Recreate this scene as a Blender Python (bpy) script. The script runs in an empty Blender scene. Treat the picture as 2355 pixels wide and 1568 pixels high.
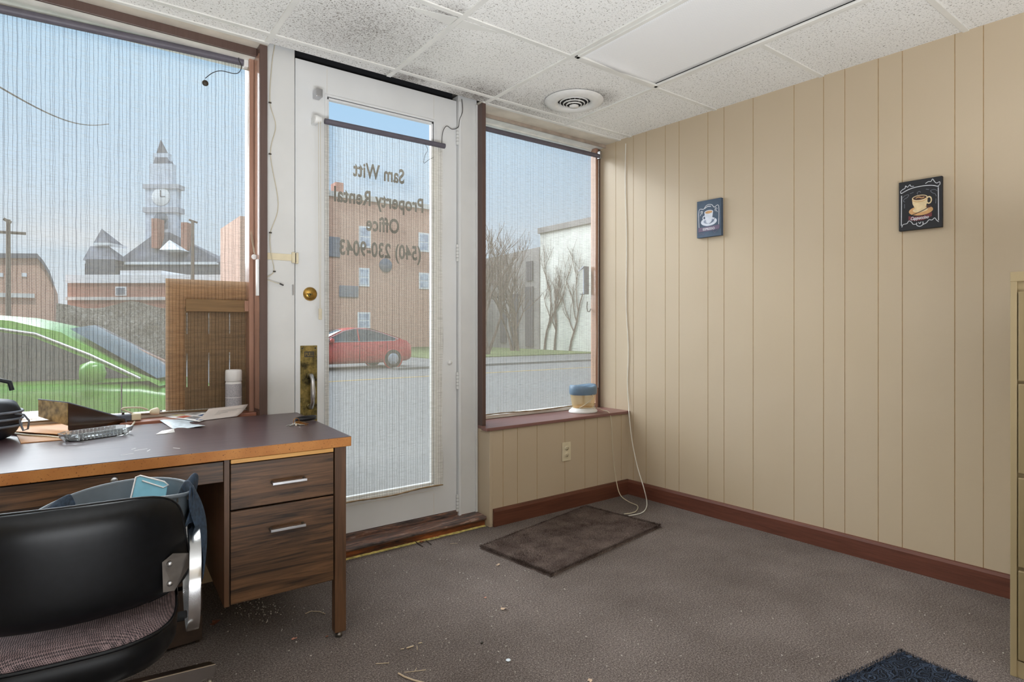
import bpy, math, random
from mathutils import Vector, Matrix, noise
random.seed(7)
R = math.radians
sc = bpy.context.scene
COL = sc.collection

# ------------------------------------------------------------------ camera
F_PX, CX, HY, CAMH = 1355.0, 1177.5, 754.0, 1.15
YAW = R(36.77); SN, CS = math.sin(YAW), math.cos(YAW)
cam_d = bpy.data.cameras.new('camera'); cam = bpy.data.objects.new('camera', cam_d); COL.objects.link(cam)
cam.location = (0, 0, CAMH); cam.rotation_euler = (R(90), 0, -YAW)
cam_d.sensor_width = 36; cam_d.sensor_fit = 'HORIZONTAL'; cam_d.lens = 36*F_PX/2355
cam_d.shift_y = -(784-HY)/2355; cam_d.clip_start = .05; cam_d.clip_end = 500
sc.camera = cam

def ray(px, py):
    u = (px-CX)/F_PX; v = (HY-py)/F_PX
    return (SN+u*CS, CS-u*SN, v)
def at(px, py, Y):                      # survey point on the vertical plane Y
    r = ray(px, py); t = Y/r[1]
    return Vector((r[0]*t, Y, CAMH+r[2]*t))
def onz(px, py, z):                     # survey point on a horizontal plane
    r = ray(px, py); t = (z-CAMH)/r[2]
    return Vector((r[0]*t, r[1]*t, z))

# ------------------------------------------------------------------ materials
def lin(c):
    f = lambda v: v/12.92 if v <= .04045 else ((v+.055)/1.055)**2.4
    return (f(c[0]/255), f(c[1]/255), f(c[2]/255), 1)
class NT:
    def __init__(s, name):
        s.m = bpy.data.materials.new(name); s.m.use_nodes = True
        s.t = s.m.node_tree; s.t.nodes.clear()
        s.out = s.n('ShaderNodeOutputMaterial')
    def n(s, typ, **kw):
        nd = s.t.nodes.new(typ)
        for k, v in kw.items():
            if k.startswith('i_'):
                key = k[2:].replace('_', ' ')
                nd.inputs[int(key) if key.isdigit() else key].default_value = v
            else: setattr(nd, k, v)
        return nd
    def l(s, a, b): s.t.links.new(a, b)
    def coord(s, scale=(1, 1, 1), rot=(0, 0, 0)):
        tc = s.n('ShaderNodeTexCoord'); mp = s.n('ShaderNodeMapping')
        mp.inputs['Scale'].default_value = scale; mp.inputs['Rotation'].default_value = rot
        s.l(tc.outputs['Object'], mp.inputs['Vector']); return mp.outputs['Vector']
    def noise(s, vec, scale, detail=3, rough=.5, dist=0):
        nd = s.n('ShaderNodeTexNoise'); nd.inputs['Scale'].default_value = scale
        nd.inputs['Detail'].default_value = detail; nd.inputs['Roughness'].default_value = rough
        nd.inputs['Distortion'].default_value = dist
        s.l(vec, nd.inputs['Vector']); return nd.outputs['Fac']
    def ramp(s, fac, stops):
        r = s.n('ShaderNodeValToRGB'); e = r.color_ramp.elements
        e[0].position, e[0].color = stops[0]; e[1].position, e[1].color = stops[-1]
        for p, c in stops[1:-1]:
            x = e.new(p); x.color = c
        s.l(fac, r.inputs['Fac']); return r.outputs['Color']
    def math(s, op, a, b=None, c=None, clamp=False):
        nd = s.n('ShaderNodeMath', operation=op); nd.use_clamp = clamp
        for i, v in enumerate((a, b, c)):
            if v is None: continue
            if isinstance(v, (int, float)): nd.inputs[i].default_value = v
            else: s.l(v, nd.inputs[i])
        return nd.outputs[0]
    def mix(s, fac, a, b):
        nd = s.n('ShaderNodeMix', data_type='RGBA')
        for inp, v in ((nd.inputs[0], fac), (nd.inputs[6], a), (nd.inputs[7], b)):
            if isinstance(v, (int, float, tuple)): inp.default_value = v
            else: s.l(v, inp)
        return nd.outputs[2]
    def pbsdf(s, color, rough=.6, metal=0, bump=None, bstr=.3, bdist=.002, spec=.5, **kw):
        b = s.n('ShaderNodeBsdfPrincipled')
        if isinstance(color, tuple): b.inputs['Base Color'].default_value = color
        else: s.l(color, b.inputs['Base Color'])
        if isinstance(rough, (int, float)): b.inputs['Roughness'].default_value = rough
        else: s.l(rough, b.inputs['Roughness'])
        b.inputs['Metallic'].default_value = metal; b.inputs['Specular IOR Level'].default_value = spec
        for k, v in kw.items(): b.inputs[k.replace('_', ' ')].default_value = v
        if bump is not None:
            bp = s.n('ShaderNodeBump'); bp.inputs['Strength'].default_value = bstr; bp.inputs['Distance'].default_value = bdist
            s.l(bump, bp.inputs['Height']); s.l(bp.outputs[0], b.inputs['Normal'])
        s.l(b.outputs[0], s.out.inputs[0]); return b
M = {}
def plain(name, rgb, rough=.6, metal=0, var=.06, scale=30, bstr=0.0, **kw):
    """soft procedural mottling on a base colour"""
    t = NT(name); v = t.coord(); n = t.noise(v, scale, 3)
    c = lin(rgb); lo = tuple(max(0, x*(1-var*2)) for x in c[:3])+(1,); hi = tuple(min(1, x*(1+var*2)) for x in c[:3])+(1,)
    col = t.ramp(n, [(.3, lo), (.7, hi)])
    t.pbsdf(col, rough, metal, bump=(n if bstr else None), bstr=bstr, **kw)
    M[name] = t.m; return t.m
plain('white_paint', (214, 214, 212), .45, var=.02, scale=6)
plain('door_paint', (220, 221, 221), .42, var=.015, scale=5)
plain('window_white', (232, 230, 222), .5, var=.05, scale=12)
plain('soffit_paint', (214, 206, 192), .6, var=.06, scale=9)
plain('black_void', (18, 18, 22), .8)
plain('chrome', (200, 200, 200), .2, 1, var=.03, scale=18)
plain('brushed_steel', (190, 190, 192), .32, 1, var=.05)
plain('plate_steel', (120, 114, 108), .4, .9, var=.08)
plain('white_plastic', (232, 232, 230), .4, var=.01)
plain('cream_plastic', (222, 210, 180), .4, var=.02)
plain('cord_cream', (206, 196, 172), .45, var=.03)
plain('cord_white', (232, 228, 218), .45, var=.03)
plain('cord_dark', (52, 50, 50), .5)
plain('slot_dark', (60, 54, 44), .6)
plain('blue_plastic', (104, 128, 150), .4, var=.02)
plain('black_vinyl', (7, 8, 10), .36, spec=.28, var=.2, scale=60, bstr=.06, bdist=.0006)
plain('grey_plastic', (98, 106, 112), .42, var=.04)
plain('denim', (36, 50, 66), .9, var=.25, scale=90, bstr=.3)
plain('dark_cloth', (22, 26, 34), .9, var=.2, scale=60)
plain('mask_blue', (140, 200, 220), .8, var=.04)
plain('bag_black', (26, 30, 38), .5, var=.2, scale=20, bstr=.4, bdist=.004)
plain('bag_grey', (110, 118, 130), .5, var=.1)
plain('manila', (216, 158, 106), .6, var=.04, scale=8)
plain('manila_dark', (190, 138, 90), .6, var=.05, scale=8)
plain('paper', (232, 230, 228), .6, var=.02, scale=10)
plain('leaflet_blue', (206, 218, 226), .5, var=.1, scale=60); plain('paper_warm', (212, 202, 196), .6, var=.02, scale=10)
plain('ink_grey', (140, 136, 136), .7)
plain('ink_blue', (70, 96, 140), .7); plain('ink_red', (186, 92, 64), .7); plain('ink_yellow', (196, 180, 60), .7); plain('ink_cyan', (150, 190, 206), .7)
plain('portfolio', (58, 36, 24), .12, var=.15, scale=8, spec=.9)
plain('portfolio_reflect', (150, 128, 84), .25, var=.3, scale=40)  # yellowish reflection of the blind painted into the back cover
plain('can_white', (226, 224, 222), .35, var=.01)
plain('brass', (176, 140, 72), .3, .9, var=.12, scale=50)
plain('key_gold', (176, 128, 70), .3, .9); plain('key_silver', (214, 214, 210), .25, .9)
plain('strap_black', (24, 24, 30), .5); plain('strap_grey', (90, 94, 108), .5)
plain('vinyl_letter', (42, 40, 40), .6)
plain('beige_metal', (136, 118, 84), .45, var=.02, scale=4)
plain('beige_metal_light', (154, 136, 102), .45, var=.02, scale=4)
plain('grid_metal', (228, 227, 222), .4, var=.04, scale=5)
plain('vent_white', (226, 225, 222), .4, var=.02)
plain('dirty_trim', (164, 150, 138), .6, var=.1, scale=14); plain('rubber', (26, 26, 26), .7)
plain('canvas_dark', (30, 31, 36), .6); plain('canvas_blue', (72, 88, 108), .6, var=.1, scale=12)
plain('chalk', (206, 208, 214), .7); plain('chalk_dim', (120, 124, 134), .7)
plain('cup_cream', (226, 204, 160), .6, var=.06, scale=40); plain('cup_tan', (206, 160, 108), .6); plain('cup_white', (214, 220, 232), .6, var=.04, scale=40)
plain('cup_shade', (150, 160, 182), .6)
plain('coffee', (72, 46, 38), .6); plain('banner_red', (110, 52, 58), .6); plain('banner_mauve', (112, 96, 120), .6)
plain('twig', (196, 176, 148), .8); plain('leaf_brown', (140, 84, 56), .7, var=.2); plain('leaf_pink', (200, 140, 118), .7); plain('leaf_tan', (202, 176, 150), .7)
plain('disc_white', (226, 236, 242), .5); plain('crumb', (206, 200, 190), .8)
plain('carton', (132, 90, 82), .8, var=.08); plain('block_wood', (62, 48, 38), .8, var=.15, scale=20)
plain('caster_white', (196, 190, 176), .5)
plain('yellow_glue', (206, 188, 112), .8, var=.2, scale=40, bstr=.5)
# outdoors
plain('car_green', (84, 140, 42), .25, var=.02, scale=2); plain('car_red', (176, 44, 46), .25, var=.03, scale=2)
plain('tyre', (30, 30, 32), .8); plain('rim', (170, 174, 180), .3, .7); plain('car_lamp', (190, 60, 50), .2)
plain('car_trim', (200, 204, 208), .25, .6); plain('car_plastic', (34, 36, 40), .6)
plain('stone_pale', (206, 204, 200), .8, var=.08, scale=2); plain('slate', (96, 100, 112), .8, var=.15, scale=.6)
plain('roof_trim', (226, 228, 230), .8); plain('court_wall', (92, 94, 104), .8); plain('ledge_grey', (176, 178, 186), .8); plain('tower_grey', (196, 204, 216), .8, var=.06, scale=1)
plain('bark', (110, 92, 82), .9, var=.2, scale=3); plain('pole_wood', (92, 80, 74), .9); plain('wire_black', (50, 50, 54), .8)
plain('render_white', (226, 224, 214), .9, var=.12, scale=.5); plain('render_grey', (148, 142, 138), .9, var=.15, scale=.5)
plain('door_dark', (84, 80, 86), .8); plain('unit_grey', (110, 118, 132), .7); plain('yellow_line', (168, 136, 60), .8)
plain('pale_concrete', (106, 105, 103), .9, var=.05, scale=1)

def carglass():
    t = NT('car_glass'); v = t.coord(); n = t.noise(v, 1.4, 3)
    t.pbsdf(t.ramp(n, [(.35, lin((26, 32, 36))), (.7, lin((60, 72, 80)))]), .08, 0, spec=.9); M['car_glass'] = t.m
    t = NT('pane_far'); v = t.coord(); n = t.noise(v, 2, 2)
    t.pbsdf(t.ramp(n, [(.4, lin((150, 166, 190))), (.6, lin((196, 208, 224)))]), .2); M['pane_far'] = t.m
    t = NT('clear_glass'); fr = t.n('ShaderNodeFresnel', i_IOR=1.35)
    tr = t.n('ShaderNodeBsdfTransparent'); tr.inputs[0].default_value = (.97, .98, .98, 1)
    g = t.n('ShaderNodeBsdfGlossy'); g.inputs['Roughness'].default_value = .02
    mx = t.n('ShaderNodeMixShader'); fac = t.math('MULTIPLY', fr.outputs[0], .6)
    t.l(fac, mx.inputs[0]); t.l(tr.outputs[0], mx.inputs[1]); t.l(g.outputs[0], mx.inputs[2]); t.l(mx.outputs[0], t.out.inputs[0])
    M['clear_glass'] = t.m
    t = NT('ashtray_glass')
    t.pbsdf((.93, .97, .98, 1), .04, 0, Transmission_Weight=.92, IOR=1.5); M['ashtray_glass'] = t.m
    t = NT('tank_plastic'); tr = t.n('ShaderNodeBsdfTransparent'); tr.inputs[0].default_value = (.96, .9, .78, 1)
    b = t.n('ShaderNodeBsdfPrincipled'); b.inputs['Base Color'].default_value = lin((226, 200, 150)); b.inputs['Roughness'].default_value = .15
    mx = t.n('ShaderNodeMixShader', i_0=.42); t.l(tr.outputs[0], mx.inputs[1]); t.l(b.outputs[0], mx.inputs[2]); t.l(mx.outputs[0], t.out.inputs[0])
    M['tank_plastic'] = t.m
carglass()

def wood(name, dark, light, along='x', rough=.45, scale=1.0, contrast=(.35, .65), bstr=.05, spec=.5):
    t = NT(name)
    s = {'x': (1.3, 22, 22), 'y': (22, 1.3, 22), 'z': (22, 22, 1.3)}[along]
    v = t.coord(tuple(q*scale for q in s)); n = t.noise(v, 2.2, 7, .62, .9)
    s2 = {'x': (2, 120, 120), 'y': (120, 2, 120), 'z': (120, 120, 2)}[along]
    v2 = t.coord(s2); n2 = t.noise(v2, 2, 3, .5)
    f = t.math('ADD', t.math('MULTIPLY', n, .8), t.math('MULTIPLY', n2, .2))
    mid = tuple((a+b)/2 for a, b in zip(lin(dark), lin(light)))
    t.pbsdf(t.ramp(f, [(contrast[0], lin(dark)), (.5, mid), (contrast[1], lin(light))]), rough, bump=f, bstr=bstr, bdist=.001, spec=spec)
    M[name] = t.m
wood('walnut', (44, 31, 21), (116, 83, 56), 'x', .42, contrast=(.38, .62))
wood('walnut_up', (72, 50, 34), (108, 76, 52), 'z', .42)
wood('laminate', (62, 46, 50), (88, 68, 70), 'x', .31, spec=.7, contrast=(.3, .7))
wood('base_brown', (78, 44, 30), (112, 66, 48), 'x', .5, contrast=(.3, .7))
wood('base_brown_y', (84, 46, 34), (116, 68, 52), 'y', .5, contrast=(.3, .7))
wood('post_brown', (80, 61, 55), (98, 77, 70), 'z', .35, contrast=(.2, .8))
wood('post_red', (150, 112, 94), (182, 142, 122), 'z', .14, contrast=(.2, .8))
wood('sill_brown', (112, 76, 70), (148, 108, 100), 'x', .4, contrast=(.2, .8))
wood('sill_left', (134, 82, 62), (176, 120, 96), 'x', .4, contrast=(.2, .8))
wood('honey', (200, 146, 78), (226, 176, 104), 'x', .5, contrast=(.2, .8))
wood('board_tan', (140, 100, 62), (186, 140, 92), 'x', .7, contrast=(.3, .7))
wood('slat_brown', (104, 80, 50), (140, 108, 70), 'x', .7, contrast=(.3, .7))
wood('hem_brown', (92, 70, 40), (132, 104, 64), 'x', .6, contrast=(.3, .7))

def special():
    # particle board edge
    t = NT('edge_worn'); v = t.coord(); n = t.noise(v, 160, 4, .7); n2 = t.noise(v, 9, 3)
    c = t.mix(t.math('GREATER_THAN', n, .62), t.ramp(n2, [(.3, lin((168, 104, 46))), (.7, lin((196, 134, 70)))]), lin((96, 58, 26)))
    t.pbsdf(c, .6, bump=n, bstr=.2, bdist=.001); M['edge_worn'] = t.m
    # painted panelling
    t = NT('panel_paint'); v = t.coord((14, 14, .9)); n = t.noise(v, 3, 5, .6, 1.2)
    v2 = t.coord(); n2 = t.noise(v2, 1.2, 2)
    c = t.ramp(n2, [(.3, lin((194, 176, 149))), (.7, lin((200, 183, 158)))])
    t.pbsdf(c, .42, bump=n, bstr=.16, bdist=.003); M['panel_paint'] = t.m
    plain('groove', (176, 146, 104), .8)
    # carpet
    t = NT('carpet'); v = t.coord(); v3 = t.coord((1, 1, 1))
    a = t.noise(v, 420, 2, .8); b = t.noise(v, 2.2, 4, .6); c2 = t.noise(v, 150, 3, .85)
    f = t.math('ADD', t.math('MULTIPLY', a, .55), t.math('MULTIPLY', c2, .45))
    big = t.ramp(b, [(.3, lin((88, 79, 74))), (.7, lin((110, 100, 95)))])
    hi = t.ramp(b, [(.3, lin((158, 146, 138))), (.7, lin((186, 174, 166)))])
    lo = lin((44, 37, 37))
    c = t.mix(t.ramp(f, [(.51, (0, 0, 0, 1)), (.62, (1, 1, 1, 1))]), big, hi)
    c = t.mix(t.ramp(f, [(.39, (1, 1, 1, 1)), (.47, (0, 0, 0, 1))]), c, lo)
    t.pbsdf(c, .95, bump=f, bstr=.25, bdist=.002, spec=.1); M['carpet'] = t.m
    # rugs
    t = NT('rug_brown'); v = t.coord(); a = t.noise(v, 260, 3, .8); b = t.noise(v, 7, 4, .6)
    c = t.mix(t.ramp(a, [(.4, (0, 0, 0, 1)), (.62, (1, 1, 1, 1))]), t.ramp(b, [(.35, lin((66, 54, 50))), (.65, lin((96, 82, 77)))]), t.ramp(b, [(.35, lin((122, 104, 96))), (.65, lin((164, 146, 136)))]))
    t.pbsdf(c, .95, bump=a, bstr=1, bdist=.008, spec=.1); M['rug_brown'] = t.m
    t = NT('rug_navy'); v = t.coord((1, 1.7, 1)); a = t.noise(v, 240, 3, .8); w = t.n('ShaderNodeTexVoronoi', feature='DISTANCE_TO_EDGE'); w.inputs['Scale'].default_value = 17
    nz = t.n('ShaderNodeTexNoise'); nz.inputs['Scale'].default_value = 9; t.l(v, nz.inputs['Vector'])
    add = t.n('ShaderNodeMixRGB'); add.inputs[0].default_value = .12; t.l(v, add.inputs[1]); t.l(nz.outputs['Color'], add.inputs[2]); t.l(add.outputs[0], w.inputs['Vector'])
    e = t.math('SINE', t.math('MULTIPLY', w.outputs['Distance'], 34))
    base = t.ramp(e, [(.1, lin((14, 16, 24))), (.9, lin((66, 80, 102)))])
    c = t.mix(t.ramp(a, [(.45, (0, 0, 0, 1)), (.7, (.5, .5, .5, 1))]), base, lin((120, 132, 152)))
    t.pbsdf(c, .9, bump=t.math('ADD', t.math('MULTIPLY', e, 1.0), t.math('MULTIPLY', a, .6)), bstr=1, bdist=.008, spec=.15); M['rug_navy'] = t.m
    # acoustic tile
    t = NT('acoustic_tile'); v = t.coord((1, 1, 1)); a = t.noise(v, 130, 3, .65, .6); b = t.noise(v, 1.1, 3); v2 = t.coord((1, 1, 1)); a2 = t.noise(v2, 60, 3, .7, 1)
    geo = t.n('ShaderNodeNewGeometry')
    def blob(x, y, r):
        d = t.n('ShaderNodeVectorMath', operation='DISTANCE'); t.l(geo.outputs['Position'], d.inputs[0]); d.inputs[1].default_value = (x, y, 2.475)
        return t.math('SUBTRACT', 1.0, t.math('DIVIDE', d.outputs['Value'], r), clamp=True)
    st = blob(1.85, 2.83, .30)
    for q in ((1.42, 2.84, .22), (2.2, 2.86, .40), (2.42, 2.44, .17), (2.30, 2.66, .16), (1.05, 2.5, .5), (1.28, 2.16, .12)):
        k = blob(*q); 
        if q[2] > .3: k = t.math('MULTIPLY', k, .6)
        st = t.math('MAXIMUM', st, k)
    n3 = t.noise(v, 22, 4, .7)
    dirt = t.math('MULTIPLY', st, t.math('MULTIPLY', n3, 1.6), clamp=True)
    thr = t.math('ADD', a, t.math('MULTIPLY', dirt, .13))
    pits = t.ramp(thr, [(.57, (0, 0, 0, 1)), (.66, (1, 1, 1, 1))])
    c = t.mix(pits, t.ramp(b, [(.3, lin((238, 237, 234))), (.7, lin((246, 245, 242)))]), lin((152, 147, 140)))
    c = t.mix(t.math('MULTIPLY', dirt, .62), c, lin((84, 76, 70)))
    h = t.math('SUBTRACT', a2, t.math('MULTIPLY', a, 1.4))
    t.pbsdf(c, .9, bump=h, bstr=.4, bdist=.005, spec=.1); M['acoustic_tile'] = t.m
    # prismatic diffuser
    t = NT('diffuser'); v = t.coord(); ck = t.n('ShaderNodeTexChecker'); ck.inputs['Scale'].default_value = 220; t.l(v, ck.inputs[0])
    c = t.mix(ck.outputs['Fac'], lin((232, 232, 232)), lin((212, 212, 212)))
    b = t.pbsdf(c, .35, bump=ck.outputs['Fac'], bstr=.1, bdist=.001); b.inputs['Emission Color'].default_value = (1, 1, 1, 1); b.inputs['Emission Strength'].default_value = .10; M['diffuser'] = t.m
    # seat tweed
    t = NT('tweed'); v = t.coord((1, 1, 1), (0, 0, R(45))); ck = t.n('ShaderNodeTexChecker'); ck.inputs['Scale'].default_value = 330; t.l(v, ck.inputs[0])
    n = t.noise(v, 60, 2)
    c = t.mix(ck.outputs['Fac'], lin((30, 26, 30)), t.ramp(n, [(.3, lin((112, 92, 92))), (.7, lin((140, 120, 120)))]))
    t.pbsdf(c, .9, bump=ck.outputs['Fac'], bstr=.3, bdist=.001); M['tweed'] = t.m
    # tarnished brass plate
    t = NT('old_brass'); v = t.coord(); n = t.noise(v, 22, 5, .7)
    t.pbsdf(t.ramp(n, [(.35, lin((60, 54, 34))), (.5, lin((122, 108, 62))), (.68, lin((170, 146, 86)))]), .4, .75, bump=n, bstr=.05); M['old_brass'] = t.m
    # threshold
    t = NT('worn_threshold'); v = t.coord((3, 20, 20)); n = t.noise(v, 2.4, 6, .7, .5)
    t.pbsdf(t.ramp(n, [(.32, lin((38, 30, 30))), (.46, lin((92, 78, 74))), (.56, lin((128, 90, 72))), (.70, lin((176, 164, 156)))]), .5, bump=n, bstr=.4); M['worn_threshold'] = t.m
    t = NT('riser_wood'); v = t.coord((2, 14, 14)); n = t.noise(v, 2.5, 6, .7)
    t.pbsdf(t.ramp(n, [(.34, lin((40, 24, 18))), (.5, lin((108, 58, 28))), (.68, lin((160, 88, 42)))]), .5, bump=n, bstr=.3); M['riser_wood'] = t.m
    # bricks
    for nm, c1, c2, mo in (('brick', (206, 152, 126), (192, 136, 112), (214, 202, 190)), ('brick_red', (170, 96, 78), (152, 84, 68), (176, 150, 136))):
        t = NT(nm); tc = t.n('ShaderNodeTexCoord'); sep = t.n('ShaderNodeSeparateXYZ'); t.l(tc.outputs['Object'], sep.inputs[0])
        cmb = t.n('ShaderNodeCombineXYZ'); t.l(t.math('ADD', sep.outputs[0], sep.outputs[1]), cmb.inputs[0]); t.l(sep.outputs[2], cmb.inputs[1])
        bk = t.n('ShaderNodeTexBrick'); t.l(cmb.outputs[0], bk.inputs['Vector']); bk.inputs['Scale'].default_value = 3.2
        bk.inputs['Color1'].default_value = lin(c1); bk.inputs['Color2'].default_value = lin(c2); bk.inputs['Mortar'].default_value = lin(mo); bk.inputs['Mortar Size'].default_value = .02
        n = t.noise(tc.outputs['Object'], .5, 4)
        t.pbsdf(t.mix(t.math('MULTIPLY', n, .45), bk.outputs['Color'], lin((166, 140, 126))), .9); M[nm] = t.m
    # asphalt, grass, hedge
    t = NT('asphalt'); v = t.coord(); n = t.noise(v, 14, 6, .8); b = t.noise(v, .35, 4)
    t.pbsdf(t.mix(n, t.ramp(b, [(.3, lin((80, 80, 80))), (.7, lin((92, 92, 91)))]), lin((110, 109, 107))), .9, bump=n, bstr=.3); M['asphalt'] = t.m
    t = NT('grass'); v = t.coord(); n = t.noise(v, 3, 6, .8)
    t.pbsdf(t.ramp(n, [(.35, lin((70, 82, 40))), (.65, lin((104, 118, 62)))]), .9, bump=n, bstr=.5); M['grass'] = t.m
    t = NT('bramble'); v = t.coord((1, 1, 1)); n = t.noise(v, 5, 8, .85, 1.5)
    t.pbsdf(t.ramp(n, [(.36, lin((84, 76, 66))), (.5, lin((150, 138, 124))), (.64, lin((204, 196, 184)))]), .95, bump=n, bstr=1, bdist=.1); M['bramble'] = t.m
    # can label
    t = NT('can_print'); v = t.coord((30, 30, 260)); n = t.noise(v, 8, 3, .8)
    t.pbsdf(t.mix(t.ramp(n, [(.46, (0, 0, 0, 1)), (.54, (1, 1, 1, 1))]), lin((206, 202, 204)), lin((124, 124, 134))), .4); M['can_print'] = t.m
special()

def blind_mat(name, pitch, op, haze=(214, 204, 184), line=(84, 74, 66), lw=.11, trans=.62):
    """woven reed cloth: clear gaps between reeds and cords, so the street shows through"""
    t = NT(name); tc = t.n('ShaderNodeTexCoord'); sep = t.n('ShaderNodeSeparateXYZ'); t.l(tc.outputs['Object'], sep.inputs[0])
    wv = t.n('ShaderNodeCombineXYZ'); t.l(sep.outputs[2], wv.inputs[2]); t.l(t.math('MULTIPLY', sep.outputs[0], 6), wv.inputs[0])
    wob = t.noise(wv.outputs[0], 9, 2)
    xx = t.math('ADD', sep.outputs[0], t.math('MULTIPLY', t.math('SUBTRACT', wob, .5), pitch*.5))
    ph = t.math('FRACT', t.math('DIVIDE', xx, pitch))
    cord = t.math('LESS_THAN', ph, lw)
    ph2 = t.math('FRACT', t.math('DIVIDE', t.math('ADD', xx, pitch*.37), pitch*2.6))
    cord = t.math('MAXIMUM', cord, t.math('LESS_THAN', ph2, lw*.36))
    v = t.coord((1.4, 1, 34)); n = t.noise(v, 14, 4, .7)          # horizontal reeds, uneven
    v2 = t.coord((14, 1, 260)); n2 = t.noise(v2, 1.2, 2, .6)
    reed = t.ramp(n, [(.36, (0, 0, 0, 1)), (.75, (1, 1, 1, 1))])
    reed2 = t.ramp(n2, [(.44, (0, 0, 0, 1)), (.66, (1, 1, 1, 1))])
    o = t.math('ADD', op, t.math('ADD', t.math('MULTIPLY', reed, .10), t.math('MULTIPLY', reed2, .20)), clamp=True)
    o = t.math('MAXIMUM', o, t.math('MULTIPLY', cord, .62), clamp=True)
    col = t.mix(cord, t.mix(reed2, lin(haze), lin(tuple(int(c*.8) for c in haze))), lin(line))
    d = t.n('ShaderNodeBsdfDiffuse'); tl = t.n('ShaderNodeBsdfTranslucent'); t.l(col, d.inputs[0]); t.l(col, tl.inputs[0])
    a = t.n('ShaderNodeMixShader', i_0=trans); t.l(d.outputs[0], a.inputs[1]); t.l(tl.outputs[0], a.inputs[2])
    tr = t.n('ShaderNodeBsdfTransparent'); mx = t.n('ShaderNodeMixShader')
    t.l(o, mx.inputs[0]); t.l(tr.outputs[0], mx.inputs[1]); t.l(a.outputs[0], mx.inputs[2]); t.l(mx.outputs[0], t.out.inputs[0])
    M[name] = t.m
blind_mat('blind_left', .0145, .13)
blind_mat('blind_door', .0140, .16)
blind_mat('blind_right', .0085, .16, lw=.14)

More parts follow.
